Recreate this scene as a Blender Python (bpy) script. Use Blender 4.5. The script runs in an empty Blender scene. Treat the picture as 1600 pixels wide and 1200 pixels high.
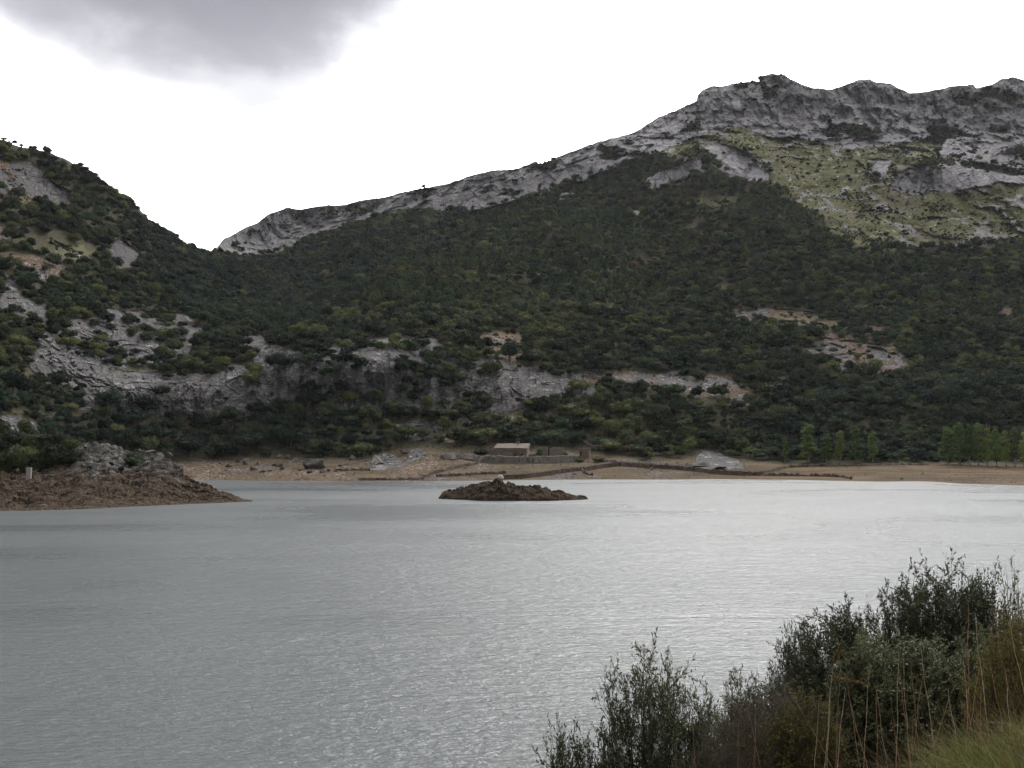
import bpy, bmesh, math, random
import numpy as np
from mathutils import Vector, Matrix

random.seed(11)
rng = np.random.default_rng(11)
C = bpy.context.scene.collection
scene = bpy.context.scene

# ------------------------------------------------------------------ camera
F = 1600 * 35 / 36.0            # focal length in photo pixels
EYE = 15.0                      # eye height above the lake
PITCH = math.atan(80 / F)       # lake horizon sits at photo row 680
cam_data = bpy.data.cameras.new('camera')
cam_data.lens = 35
cam_data.sensor_width = 36
cam_data.clip_start = 0.1
cam_data.clip_end = 20000
cam = bpy.data.objects.new('camera', cam_data)
C.objects.link(cam)
cam.location = (0, 0, EYE)
cam.rotation_euler = (math.pi / 2 + PITCH, 0, 0)
scene.camera = cam
scene.view_settings.view_transform = 'Standard'
scene.view_settings.look = 'None'
scene.view_settings.gamma = 1
scene.view_settings.exposure = -0.32

# ------------------------------------------------------------------ sky and sun
SUN_EL, SUN_AZ = math.radians(40), math.radians(15)     # azimuth east of +Y
world = bpy.data.worlds.new('World')
scene.world = world
world.use_nodes = True


class NT:
    """Small helper for writing node trees."""
    def __init__(self, tree):
        self.t = tree
        tree.nodes.clear()

    def n(self, kind, **kw):
        nd = self.t.nodes.new(kind)
        for k, v in kw.items():
            setattr(nd, k, v)
        return nd

    def put(self, sock, v):
        if isinstance(v, bpy.types.NodeSocket):
            self.t.links.new(v, sock)
        elif v is not None:
            if isinstance(v, (tuple, list)) and len(v) == 3 and sock.type == 'RGBA':
                v = tuple(v) + (1,)
            sock.default_value = v

    def math(self, op, a, b=None, c=None, clamp=False):
        nd = self.n('ShaderNodeMath', operation=op, use_clamp=clamp)
        self.put(nd.inputs[0], a)
        if b is not None:
            self.put(nd.inputs[1], b)
        if c is not None:
            self.put(nd.inputs[2], c)
        return nd.outputs[0]

    def vmath(self, op, a, b=None):
        nd = self.n('ShaderNodeVectorMath', operation=op)
        self.put(nd.inputs[0], a)
        if b is not None:
            self.put(nd.inputs[1], b)
        return nd.outputs[1] if op in ('DOT_PRODUCT', 'LENGTH') else nd.outputs[0]

    def mix(self, f, a, b, blend='MIX'):
        nd = self.n('ShaderNodeMix', data_type='RGBA', blend_type=blend)
        self.put(nd.inputs[0], f)
        self.put(nd.inputs[6], a)
        self.put(nd.inputs[7], b)
        return nd.outputs[2]

    def step(self, v, lo, hi, a=0.0, b=1.0):
        nd = self.n('ShaderNodeMapRange', interpolation_type='SMOOTHSTEP')
        self.put(nd.inputs[0], v)
        for i, x in enumerate((lo, hi, a, b)):
            self.put(nd.inputs[i + 1], x)
        return nd.outputs[0]

    def noise(self, vec, scale, detail=4, rough=0.55, dist=0.0):
        nd = self.n('ShaderNodeTexNoise')
        self.put(nd.inputs['Vector'], vec)
        nd.inputs['Scale'].default_value = scale
        nd.inputs['Detail'].default_value = detail
        nd.inputs['Roughness'].default_value = rough
        nd.inputs['Distortion'].default_value = dist
        return nd.outputs[0]

    def voro(self, vec, scale, feature='F1', out=0):
        nd = self.n('ShaderNodeTexVoronoi', feature=feature)
        self.put(nd.inputs['Vector'], vec)
        nd.inputs['Scale'].default_value = scale
        return nd.outputs[out]

    def scaled(self, vec, s):
        nd = self.n('ShaderNodeMapping')
        self.put(nd.inputs['Vector'], vec)
        nd.inputs['Scale'].default_value = s
        return nd.outputs[0]


w = NT(world.node_tree)
tc = w.n('ShaderNodeTexCoord')
direc = w.vmath('NORMALIZE', tc.outputs['Generated'])
sep = w.n('ShaderNodeSeparateXYZ')
w.put(sep.inputs[0], direc)
sx, sy, sz = sep.outputs
sky = w.n('ShaderNodeTexSky', sky_type='NISHITA', sun_disc=False)
sky.sun_elevation = SUN_EL
sky.sun_rotation = SUN_AZ
az = w.math('MULTIPLY', w.math('ARCTAN2', sx, sy), 57.29578)
el = w.math('MULTIPLY', w.math('ARCSINE', sz), 57.29578)
cn = w.noise(w.scaled(direc, (1, 1, 1.6)), 3.2, 6, 0.55, 0.2)
cn2 = w.noise(w.scaled(direc, (1, 1, 1.8)), 9.0, 5, 0.5)
cn = w.math('SUBTRACT', w.math('ADD', w.math('MULTIPLY', cn, 0.72), w.math('MULTIPLY', cn2, 0.28)), 0.5)


def blob(a0, e0, wa, we, k):
    u = w.math('DIVIDE', w.math('SUBTRACT', az, a0), wa)
    v = w.math('DIVIDE', w.math('SUBTRACT', el, e0), we)
    r = w.math('SQRT', w.math('ADD', w.math('MULTIPLY', u, u), w.math('MULTIPLY', v, v)))
    return w.math('ADD', r, w.math('MULTIPLY', cn, k))


q_az = w.math('ADD', az, 18.0)
under = w.math('ADD', 17.8, w.math('MULTIPLY', w.math('MULTIPLY', q_az, q_az), 0.027))     # underside of the heavy cloud, upper left
dark = w.step(w.math('ADD', w.math('SUBTRACT', el, under), w.math('MULTIPLY', cn, 17.0)), -5.5, 8.0)
dark = w.math('MULTIPLY', dark, w.step(el, 46.0, 27.0))
dark = w.math('SUBTRACT', 1.0, w.math('POWER', w.math('SUBTRACT', 1.0, dark), 3.0))
wisp = w.step(blob(-13.2, 17.2, 5.5, 2.6, 5.0), 1.3, 0.1, 0, 0.74)      # faint grey wisp under it
sunv = (math.cos(SUN_EL) * math.sin(SUN_AZ), math.cos(SUN_EL) * math.cos(SUN_AZ), math.sin(SUN_EL))
glow = w.math('POWER', w.math('MAXIMUM', w.vmath('DOT_PRODUCT', direc, sunv), 0.0), 5.0)
bright = w.math('ADD', w.math('ADD', w.math('MULTIPLY', w.step(sy, -0.55, 0.55, 0.46, 2.0), w.step(az, -26.0, -2.0, 1.5, 1.45)), w.math('MULTIPLY', glow, 8.5)), w.math('MULTIPLY', cn, 0.35))
cloudcol = w.mix(1.0, (1.0, 1.0, 1.015), bright, 'MULTIPLY')
cloudcol = w.mix(wisp, cloudcol, (1.06, 1.06, 1.07))
greyc = w.mix(w.step(cn, -0.16, 0.16), (0.37, 0.375, 0.425), (0.58, 0.58, 0.64))
cloudcol = w.mix(dark, cloudcol, greyc)
cloud10 = w.mix(1.0, cloudcol, (10, 10, 10), 'MULTIPLY')
total = w.mix(0.96, sky.outputs[0], cloud10)
bg = w.n('ShaderNodeBackground')
w.put(bg.inputs[0], total)
bg.inputs[1].default_value = 0.1
wo = w.n('ShaderNodeOutputWorld')
w.put(wo.inputs[0], bg.outputs[0])

sun_data = bpy.data.lights.new('sun', 'SUN')
sun_data.energy = 1.5
sun_data.angle = math.radians(14)
sun_data.color = (1.0, 0.96, 0.9)
sun = bpy.data.objects.new('sun', sun_data)
C.objects.link(sun)
sun.rotation_euler = Vector(sunv).to_track_quat('Z', 'Y').to_euler()


# ------------------------------------------------------------------ helpers
def tag(o, label=None, cat=None, group=None, kind=None):
    if label: o['label'] = label
    if cat: o['category'] = cat
    if group: o['group'] = group
    if kind: o['kind'] = kind
    return o


def empty(name, loc=(0, 0, 0), rz=0.0):
    o = bpy.data.objects.new(name, None)
    C.objects.link(o)
    o.location = loc
    o.rotation_euler = (0, 0, rz)
    o.empty_display_size = 0.2
    return o


def np_mesh(name, V, faces, mats, mat_idx=None, smooth=False):
    """faces: int array (n, k) or list of such arrays."""
    if not isinstance(faces, list):
        faces = [faces]
    faces = [np.asarray(f, dtype=np.int32) for f in faces if len(f)]
    me = bpy.data.meshes.new(name)
    V = np.asarray(V, dtype=np.float32)
    me.vertices.add(len(V))
    me.vertices.foreach_set('co', V.ravel())
    loops = np.concatenate([f.ravel() for f in faces])
    sizes = np.concatenate([np.full(len(f), f.shape[1], dtype=np.int32) for f in faces])
    starts = np.concatenate([[0], np.cumsum(sizes)[:-1]]).astype(np.int32)
    me.loops.add(len(loops))
    me.loops.foreach_set('vertex_index', loops)
    me.polygons.add(len(sizes))
    me.polygons.foreach_set('loop_start', starts)
    try:
        me.polygons.foreach_set('loop_total', sizes)
    except Exception:
        pass
    if mat_idx is not None:
        me.polygons.foreach_set('material_index', np.asarray(mat_idx, dtype=np.int32))
    me.polygons.foreach_set('use_smooth', np.full(len(sizes), smooth, dtype=bool))
    for m in (mats if isinstance(mats, (list, tuple)) else [mats]):
        me.materials.append(m)
    me.update(calc_edges=True)
    return me


def link(name, me, parent=None, loc=None):
    o = bpy.data.objects.new(name, me)
    C.objects.link(o)
    if parent: o.parent = parent
    if loc is not None: o.location = loc
    return o


def bm_mesh(name, bm, mat, smooth=False):
    me = bpy.data.meshes.new(name)
    bm.to_mesh(me)
    bm.free()
    for m in (mat if isinstance(mat, (list, tuple)) else [mat]):
        me.materials.append(m)
    if smooth:
        for p in me.polygons: p.use_smooth = True
    return me


def _h(ix, iy, iz):
    with np.errstate(over='ignore'):
        h = ix.astype(np.uint32) * np.uint32(374761393) + iy.astype(np.uint32) * np.uint32(668265263) + iz.astype(np.uint32) * np.uint32(2246822519)
        h ^= h >> np.uint32(13)
        h *= np.uint32(1274126177)
        h ^= h >> np.uint32(16)
        h *= np.uint32(2654435761)
        h ^= h >> np.uint32(15)
    return h.astype(np.float64) / 4294967295.0


def vnoise(x, y, z):
    fx, fy, fz = np.floor(x), np.floor(y), np.floor(z)
    ix, iy, iz = fx.astype(np.int64), fy.astype(np.int64), fz.astype(np.int64)
    u, v, s = x - fx, y - fy, z - fz
    u = u * u * (3 - 2 * u); v = v * v * (3 - 2 * v); s = s * s * (3 - 2 * s)
    r = 0
    for dx in (0, 1):
        for dy in (0, 1):
            for dz in (0, 1):
                wgt = (u if dx else 1 - u) * (v if dy else 1 - v) * (s if dz else 1 - s)
                r = r + wgt * _h(ix + dx, iy + dy, iz + dz)
    return r


def fbm(x, y, z, octv=4, gain=0.5):
    r, a, t = 0, 1.0, 0
    for i in range(octv):
        r = r + a * (vnoise(x + 17.3 * i, y - 9.1 * i, z + 4.7 * i) - 0.5) * 2
        t += a
        a *= gain
        x, y, z = x * 2.03, y * 2.03, z * 2.03
    return r / t


def ridged(x, y, z, octv=4, gain=0.5):
    r, a, t = 0, 1.0, 0
    for i in range(octv):
        r = r + a * (1 - np.abs(vnoise(x + 31.3 * i, y + 7.7 * i, z - 3.1 * i) * 2 - 1))
        t += a
        a *= gain
        x, y, z = x * 2.1, y * 2.1, z * 2.1
    return r / t


def cells(x, y, z):
    """Worley F1 distance and a random value per cell."""
    fx, fy, fz = np.floor(x), np.floor(y), np.floor(z)
    best = np.full(np.shape(x), 9.0)
    val = np.zeros(np.shape(x))
    for dx in (-1, 0, 1):
        for dy in (-1, 0, 1):
            for dz in (-1, 0, 1):
                cx, cy, cz = (fx + dx).astype(np.int64), (fy + dy).astype(np.int64), (fz + dz).astype(np.int64)
                px = cx + _h(cx, cy, cz); py = cy + _h(cx + 71, cy, cz); pz = cz + _h(cx, cy + 53, cz)
                d = (x - px) ** 2 + (y - py) ** 2 + (z - pz) ** 2
                m = d < best
                best = np.where(m, d, best)
                val = np.where(m, _h(cx + 5, cy + 9, cz + 2), val)
    return np.sqrt(best), val


def in_poly(px, py, poly):
    inside = np.zeros(np.shape(px), dtype=bool)
    n = len(poly)
    for i in range(n):
        x1, y1 = poly[i]
        x2, y2 = poly[(i + 1) % n]
        if y1 == y2: continue
        c = ((y1 > py) != (y2 > py)) & (px < (x2 - x1) * (py - y1) / (y2 - y1) + x1)
        inside ^= c
    return inside


CP, SP = math.cos(PITCH), math.sin(PITCH)


def along(px, py, Y):
    """The point at forward distance Y on the sight line through photo pixel (px, py): used to survey the place from the photograph."""
    xc = (px - 800) / F
    yc = (600 - py) / F
    dy = CP - yc * SP
    dz = SP + yc * CP
    k = Y / dy
    return xc * k, Y, EYE + dz * k


def tubes(paths, sides=4):
    """paths: list of (points Nx3, radii N). Returns V, quads."""
    Vs, Fs, base = [], [], 0
    for P, R in paths:
        P = np.asarray(P, float); R = np.asarray(R, float)
        n = len(P)
        T = np.gradient(P, axis=0)
        T /= np.linalg.norm(T, axis=1)[:, None] + 1e-9
        ref = np.array([0.31, 0.87, 0.12]) if abs(T[0] @ np.array([0.31, 0.87, 0.12])) < 0.85 else np.array([1.0, 0, 0])
        A = np.cross(T, ref); A /= np.linalg.norm(A, axis=1)[:, None] + 1e-9
        B = np.cross(T, A)
        ang = np.arange(sides) * 2 * math.pi / sides
        ring = P[:, None, :] + R[:, None, None] * (np.cos(ang)[None, :, None] * A[:, None, :] + np.sin(ang)[None, :, None] * B[:, None, :])
        Vs.append(ring.reshape(-1, 3))
        i = np.arange(n - 1)[:, None] * sides
        j = np.arange(sides)[None, :]
        j2 = (j + 1) % sides
        q = np.stack([base + i + j, base + i + j2, base + i + sides + j2, base + i + sides + j], -1).reshape(-1, 4)
        Fs.append(q)
        base += n * sides
    return np.concatenate(Vs), np.concatenate(Fs)


# ------------------------------------------------------------------ materials
def new_mat(name):
    m = bpy.data.materials.new(name)
    m.use_nodes = True
    return m, NT(m.node_tree)


def finish(nt, col, rough=0.9, spec=0.2, bump=None, dist=0.1, strength=1.0, transl=0.0):
    p = nt.n('ShaderNodeBsdfPrincipled')
    nt.put(p.inputs['Base Color'], col)
    nt.put(p.inputs['Roughness'], rough)
    nt.put(p.inputs['Specular IOR Level'], spec)
    if bump is not None:
        b = nt.n('ShaderNodeBump')
        b.inputs['Strength'].default_value = strength
        b.inputs['Distance'].default_value = dist
        nt.put(b.inputs['Height'], bump)
        nt.put(p.inputs['Normal'], b.outputs[0])
    sh = p.outputs[0]
    if transl:
        t = nt.n('ShaderNodeBsdfTranslucent')
        nt.put(t.inputs[0], col)
        mx = nt.n('ShaderNodeMixShader')
        mx.inputs[0].default_value = transl
        nt.put(mx.inputs[1], sh)
        nt.put(mx.inputs[2], t.outputs[0])
        sh = mx.outputs[0]
    o = nt.n('ShaderNodeOutputMaterial')
    nt.put(o.inputs[0], sh)
    return p


def rock_nodes(t, co, pale=(0.41, 0.39, 0.385), mid=(0.25, 0.235, 0.232), deep=(0.07, 0.067, 0.066), warm=(0.27, 0.19, 0.13)):
    """Weathered limestone: lichen-dark streaks, pale scoured faces, cracks. Returns colour and height."""
    wob = t.noise(co, 0.25, 3)
    rib = t.noise(t.scaled(co, (0.16, 0.16, 0.022)), 1.0, 5, 0.65, 0.5)
    big = t.noise(co, 0.035, 4)
    med = t.noise(co, 0.33, 6, 0.68)
    fine = t.noise(co, 2.2, 5, 0.7)
    streak = t.noise(t.scaled(co, (0.55, 0.55, 0.09)), 1.0, 5, 0.62, 0.4)
    bed = t.noise(t.scaled(co, (0.07, 0.07, 0.85)), 1.0, 4, 0.6, 0.6)
    wn = t.n('ShaderNodeTexNoise')
    t.put(wn.inputs['Vector'], co)
    wn.inputs['Scale'].default_value = 0.3
    warped = t.vmath('ADD', co, t.vmath('MULTIPLY', wn.outputs[1], (3.0, 3.0, 2.0)))
    crack = t.voro(t.scaled(warped, (0.17, 0.17, 0.13)), 1.0, 'DISTANCE_TO_EDGE')
    ledge = t.voro(t.scaled(warped, (0.10, 0.10, 0.62)), 1.0, 'DISTANCE_TO_EDGE')
    crack2 = t.voro(t.scaled(warped, (0.75, 0.75, 1.0)), 1.0, 'DISTANCE_TO_EDGE')
    v = t.math('ADD', t.math('MULTIPLY', med, 0.55), t.math('MULTIPLY', fine, 0.45))
    col = t.mix(t.step(v, 0.36, 0.62), deep, mid)
    col = t.mix(t.step(t.math('ADD', t.math('MULTIPLY', v, 0.75), t.math('MULTIPLY', big, 0.25)), 0.48, 0.66), col, pale)
    col = t.mix(t.math('MULTIPLY', t.step(streak, 0.50, 0.66), 0.78), col, deep)
    col = t.mix(t.math('MULTIPLY', t.step(rib, 0.50, 0.64), 0.55), col, deep)
    col = t.mix(t.math('MULTIPLY', t.step(bed, 0.56, 0.66), 0.5), col, deep)
    col = t.mix(t.math('MULTIPLY', t.step(wob, 0.56, 0.74), 0.4), col, warm)
    ck = t.math('MINIMUM', t.math('MINIMUM', t.step(crack, 0.0, 0.13), t.step(ledge, 0.02, 0.17, 0.15, 1.0)), t.step(crack2, -0.02, 0.10))
    col = t.mix(ck, deep, col)
    h = t.math('ADD', t.math('MULTIPLY', med, 1.3), t.math('ADD', t.math('MULTIPLY', fine, 0.35), t.math('MULTIPLY', bed, 0.8)))
    h = t.math('ADD', h, t.math('MULTIPLY', ck, 0.8))
    return col, h


# hills: masks say what the ground is made of
mat_land, t = new_mat('hillside_ground')
co = t.n('ShaderNodeTexCoord').outputs['Object']
att = t.n('ShaderNodeAttribute', attribute_name='mask')
sp_ = t.n('ShaderNodeSeparateColor')
t.put(sp_.inputs[0], att.outputs['Color'])
m_rock, m_grass, m_soil = sp_.outputs
m_sand = att.outputs['Alpha']
n_a = t.noise(co, 0.12, 5, 0.6)
n_b = t.noise(co, 0.9, 5, 0.65)
n_c = t.noise(co, 0.02, 4)
rcol, rh = rock_nodes(t, co)
floor_c = t.mix(t.step(n_b, 0.4, 0.62), (0.028, 0.028, 0.017), (0.075, 0.065, 0.042))
soil_c = t.mix(t.step(n_b, 0.38, 0.62), (0.040, 0.029, 0.021), (0.118, 0.085, 0.060))
stone = t.voro(t.scaled(co, (1, 1, 1)), 0.7, 'F1', 0)
stone_r = t.voro(t.scaled(co, (1, 1, 1)), 0.7, 'F1', 1)
st_m = t.math('MULTIPLY', t.step(stone, 0.42, 0.30), t.step(n_a, 0.46, 0.56))
soil_c = t.mix(t.math('MULTIPLY', st_m, 0.9), soil_c, (0.20, 0.175, 0.15))
grass_c = t.mix(t.step(n_a, 0.38, 0.62), (0.062, 0.066, 0.031), (0.112, 0.106, 0.056))
grass_c = t.mix(t.math('MULTIPLY', t.step(n_b, 0.50, 0.72), 0.45), grass_c, (0.042, 0.045, 0.022))
grass_c = t.mix(t.math('MULTIPLY', t.step(n_c, 0.5, 0.64), 0.55), grass_c, (0.125, 0.108, 0.075))
st_g = t.voro(co, 0.33, 'F1', 0)
grass_c = t.mix(t.math('MULTIPLY', t.step(st_g, 0.40, 0.28), t.step(n_a, 0.57, 0.64)), grass_c, (0.33, 0.32, 0.30))
sand_n = t.noise(t.scaled(co, (0.03, 0.12, 0.9)), 1.0, 5, 0.6, 0.5)
sand_c = t.mix(t.step(sand_n, 0.36, 0.64), (0.050, 0.037, 0.024), (0.100, 0.074, 0.048))
sand_c = t.mix(t.math('MULTIPLY', t.step(n_b, 0.5, 0.66), 0.35), sand_c, (0.12, 0.085, 0.06))
col = t.mix(m_soil, floor_c, soil_c)
col = t.mix(m_grass, col, grass_c)
col = t.mix(m_sand, col, sand_c)
edge = t.math('ADD', m_rock, t.math('MULTIPLY', t.math('SUBTRACT', n_b, 0.5), 0.9))
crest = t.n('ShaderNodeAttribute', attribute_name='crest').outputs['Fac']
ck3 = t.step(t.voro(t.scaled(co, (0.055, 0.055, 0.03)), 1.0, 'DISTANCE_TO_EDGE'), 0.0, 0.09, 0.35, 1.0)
crest_lift_c = t.mix(1.0, rcol, (1.45, 1.43, 1.47), 'MULTIPLY')
crest_lift_c = t.mix(ck3, t.mix(1.0, crest_lift_c, (0.35, 0.35, 0.37), 'MULTIPLY'), t.mix(1.0, crest_lift_c, (0.105, 0.102, 0.108), 'ADD'))  # crest limestone brightened in its colour, standing in for missing light and haze
rcol = t.mix(crest, rcol, crest_lift_c)
col = t.mix(t.step(edge, 0.34, 0.6), col, rcol)
bh = t.math('ADD', t.math('MULTIPLY', rh, t.math('ADD', t.math('MULTIPLY', m_rock, 0.9), 0.1)), t.math('MULTIPLY', n_b, 0.4))
finish(t, col, 1.0, 0.03, bh, 0.9, 0.85)

# bare brown lake-edge rock (headland, island)
mat_edge, t = new_mat('drawdown_rock')
co = t.n('ShaderNodeTexCoord').outputs['Object']
att = t.n('ShaderNodeAttribute', attribute_name='mask')
sp_ = t.n('ShaderNodeSeparateColor')
t.put(sp_.inputs[0], att.outputs['Color'])
rcol, rh = rock_nodes(t, co, (0.30, 0.28, 0.26), (0.15, 0.14, 0.125), (0.045, 0.042, 0.038), (0.13, 0.095, 0.065))
na = t.noise(co, 0.45, 6, 0.7)
nb = t.noise(co, 2.6, 5, 0.7)
vc = t.voro(co, 1.1, 'F1', 0)
brown = t.mix(t.step(na, 0.36, 0.64), (0.015, 0.0112, 0.008), (0.050, 0.036, 0.025))
brown = t.mix(t.math('MULTIPLY', t.step(nb, 0.50, 0.66), 0.8), brown, (0.155, 0.115, 0.08))
brown = t.mix(t.math('MULTIPLY', t.step(nb, 0.44, 0.34), 0.75), brown, (0.035, 0.025, 0.018))
edge = t.math('ADD', sp_.outputs[0], t.math('MULTIPLY', t.math('SUBTRACT', na, 0.5), 1.2))
col = t.mix(t.step(edge, 0.4, 0.62), brown, rcol)
bh = t.math('ADD', t.math('MULTIPLY', na, 1.0), t.math('ADD', t.math('MULTIPLY', nb, 0.5), t.math('MULTIPLY', vc, -0.35)))
finish(t, col, 1.0, 0.04, bh, 0.55, 1.0)

# loose boulders
def boulder_mat(name, pale, mid, deep, warm):
    m, t = new_mat(name)
    co = t.n('ShaderNodeTexCoord').outputs['Object']
    oi = t.n('ShaderNodeObjectInfo')
    co = t.vmath('ADD', co, t.vmath('SCALE', oi.outputs['Location'], None))
    c, h = rock_nodes(t, co, pale, mid, deep, warm)
    f = t.noise(co, 3.0, 5, 0.7)
    c = t.mix(t.math('MULTIPLY', t.step(f, 0.55, 0.42), 0.5), c, deep)
    finish(t, c, 0.92, 0.15, t.math('ADD', h, f), 0.25, 0.8)
    return m
mat_boulder = boulder_mat('limestone_boulder', (0.33, 0.315, 0.295), (0.19, 0.178, 0.16), (0.065, 0.058, 0.05), (0.24, 0.17, 0.115))
mat_boulder_brown = boulder_mat('stained_boulder', (0.27, 0.215, 0.165), (0.155, 0.112, 0.078), (0.05, 0.036, 0.026), (0.2, 0.125, 0.07))
mat_boulder_pale = boulder_mat('bleached_boulder', (0.56, 0.52, 0.48), (0.45, 0.41, 0.37), (0.28, 0.25, 0.22), (0.44, 0.36, 0.29))

# dry stone walls
def wall_mat(name, a, b, gap, sc=2.2):
    m, t = new_mat(name)
    co = t.n('ShaderNodeTexCoord').outputs['Object']
    v = t.voro(t.scaled(co, (1, 1, 1.5)), sc, 'DISTANCE_TO_EDGE')
    vc = t.voro(t.scaled(co, (1, 1, 1.5)), sc, 'F1', 1)
    sc_ = t.n('ShaderNodeSeparateColor')
    t.put(sc_.inputs[0], vc)
    n = t.noise(co, 4, 4)
    big = t.noise(co, 0.35, 4)
    c = t.mix(sc_.outputs[0], a, b)
    c = t.mix(t.math('MULTIPLY', t.step(n, 0.5, 0.7), 0.4), c, gap)
    c = t.mix(t.math('MULTIPLY', t.step(big, 0.48, 0.66), 0.45), c, gap)
    c = t.mix(t.step(v, 0.0, 0.07), gap, c)
    finish(t, c, 0.95, 0.1, t.math('ADD', t.step(v, 0, 0.12), t.math('MULTIPLY', n, 0.5)), 0.12, 1.0)
    return m
mat_wall_dark = wall_mat('stained_dry_stone', (0.055, 0.041, 0.031), (0.12, 0.088, 0.064), (0.028, 0.021, 0.016), 2.4)
mat_wall_grey = wall_mat('grey_dry_stone', (0.085, 0.074, 0.064), (0.16, 0.142, 0.125), (0.04, 0.033, 0.028), 2.2)
mat_house_wall = wall_mat('rubble_masonry', (0.21, 0.175, 0.14), (0.30, 0.255, 0.21), (0.15, 0.12, 0.095), 2.6)
mat_house_red = wall_mat('reddish_masonry', (0.20, 0.13, 0.095), (0.28, 0.19, 0.14), (0.12, 0.08, 0.06), 2.6)

mat_tile, t = new_mat('clay_roof_tiles')
co = t.n('ShaderNodeTexCoord').outputs['Object']
wv = t.n('ShaderNodeTexWave', wave_type='BANDS', bands_direction='X')
t.put(wv.inputs['Vector'], co)
wv.inputs['Scale'].default_value = 1.3
wv.inputs['Distortion'].default_value = 0.6
n = t.noise(co, 2.5, 4)
c = t.mix(t.step(n, 0.38, 0.62), (0.10, 0.077, 0.06), (0.17, 0.138, 0.108))
finish(t, c, 0.9, 0.15, t.math('ADD', wv.outputs[1], n), 0.08, 1.0)


def plain(name, col, rough=0.85, var=0.3, sc=6.0):
    m, t = new_mat(name)
    co = t.n('ShaderNodeTexCoord').outputs['Object']
    n = t.noise(co, sc, 4)
    c = t.mix(t.step(n, 0.3, 0.7), tuple(x * (1 - var) for x in col), tuple(x * (1 + var) for x in col))
    finish(t, c, rough, 0.2, n, 0.03, 0.6)
    return m
mat_void = plain('opening_shade', (0.012, 0.01, 0.009))  # near-black colour stands in for the shade inside doors and windows
mat_white = plain('weathered_whitewash', (0.27, 0.26, 0.25), 0.8, 0.15)
mat_wood = plain('weathered_wood', (0.06, 0.045, 0.035))
mat_bark = plain('tree_bark', (0.06, 0.05, 0.042), 0.95, 0.4)
mat_palebark = plain('pale_poplar_bark', (0.20, 0.19, 0.16), 0.95, 0.3)
mat_twig = plain('shrub_twigs', (0.050, 0.040, 0.034), 0.9, 0.4, 20)
mat_browntwig = plain('brown_twigs', (0.060, 0.049, 0.037), 0.9, 0.4, 20)


def leaf_mat(name, a, b, c_alt=None, alt=0.12, transl=0.12, rough=0.75, sc=0.9, spec=0.06):
    m, t = new_mat(name)
    co = t.n('ShaderNodeTexCoord').outputs['Object']
    oi = t.n('ShaderNodeObjectInfo')
    n = t.noise(co, sc, 3)
    f = t.math('ADD', t.math('MULTIPLY', n, 0.8), t.math('MULTIPLY', t.math('SUBTRACT', oi.outputs['Random'], 0.5), 0.75))
    big = t.noise(oi.outputs['Location'], 0.011, 3)
    f = t.math('ADD', f, t.math('MULTIPLY', t.math('SUBTRACT', big, 0.5), 1.1))
    c = t.mix(t.step(f, 0.16, 0.76), a, b)
    c = t.mix(t.step(t.noise(oi.outputs['Location'], 0.02, 2), 0.45, 0.62), c, t.mix(1.0, c, (0.78, 0.95, 1.25), 'MULTIPLY'))
    if c_alt:
        r2 = t.math('FRACT', t.math('MULTIPLY', oi.outputs['Random'], 37.7))
        c = t.mix(t.math('LESS_THAN', r2, alt), c, c_alt)
    finish(t, c, rough, spec, transl=transl)
    return m
mat_oak = leaf_mat('holm_oak_leaves', (0.009, 0.015, 0.0065), (0.044, 0.057, 0.021), (0.082, 0.094, 0.030), 0.16)
mat_oak_dark = leaf_mat('deep_green_oak_leaves', (0.008, 0.0135, 0.008), (0.032, 0.046, 0.022), (0.050, 0.062, 0.026), 0.12)
mat_olive = leaf_mat('olive_scrub_leaves', (0.016, 0.021, 0.008), (0.070, 0.080, 0.030), (0.100, 0.105, 0.042), 0.16)
mat_pine = leaf_mat('pine_needles', (0.024, 0.037, 0.014), (0.072, 0.094, 0.032))
mat_poplar = leaf_mat('poplar_leaves', (0.066, 0.092, 0.022), (0.135, 0.165, 0.040), transl=0.25)
mat_poplar_yellow = leaf_mat('yellowing_poplar_leaves', (0.18, 0.19, 0.032), (0.30, 0.29, 0.055), transl=0.25)
mat_russet = leaf_mat('russet_leaves', (0.060, 0.040, 0.026), (0.105, 0.070, 0.044))
mat_bush = leaf_mat('narrow_grey_green_leaves', (0.034, 0.042, 0.016), (0.130, 0.140, 0.064), transl=0.22, rough=0.45, sc=14, spec=0.3)
mat_bush_gold = leaf_mat('golden_green_leaves', (0.07, 0.062, 0.020), (0.14, 0.12, 0.040), transl=0.22, rough=0.55, sc=14)
mat_heath = leaf_mat('brown_heath_leaves', (0.052, 0.042, 0.024), (0.105, 0.088, 0.050), transl=0.15, rough=0.6, sc=14)
mat_blade = leaf_mat('grass_blades', (0.034, 0.043, 0.010), (0.130, 0.136, 0.038), transl=0.2, rough=0.7, sc=5, spec=0.03)
mat_blade_dry = leaf_mat('dry_grass_blades', (0.10, 0.062, 0.030), (0.24, 0.175, 0.095), transl=0.2, rough=0.6, sc=5)
mat_stalk = plain('dry_straw', (0.30, 0.235, 0.16), 0.7, 0.25, 30)
mat_stalk_red = plain('russet_straw', (0.20, 0.115, 0.065), 0.7, 0.25, 30)

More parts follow.
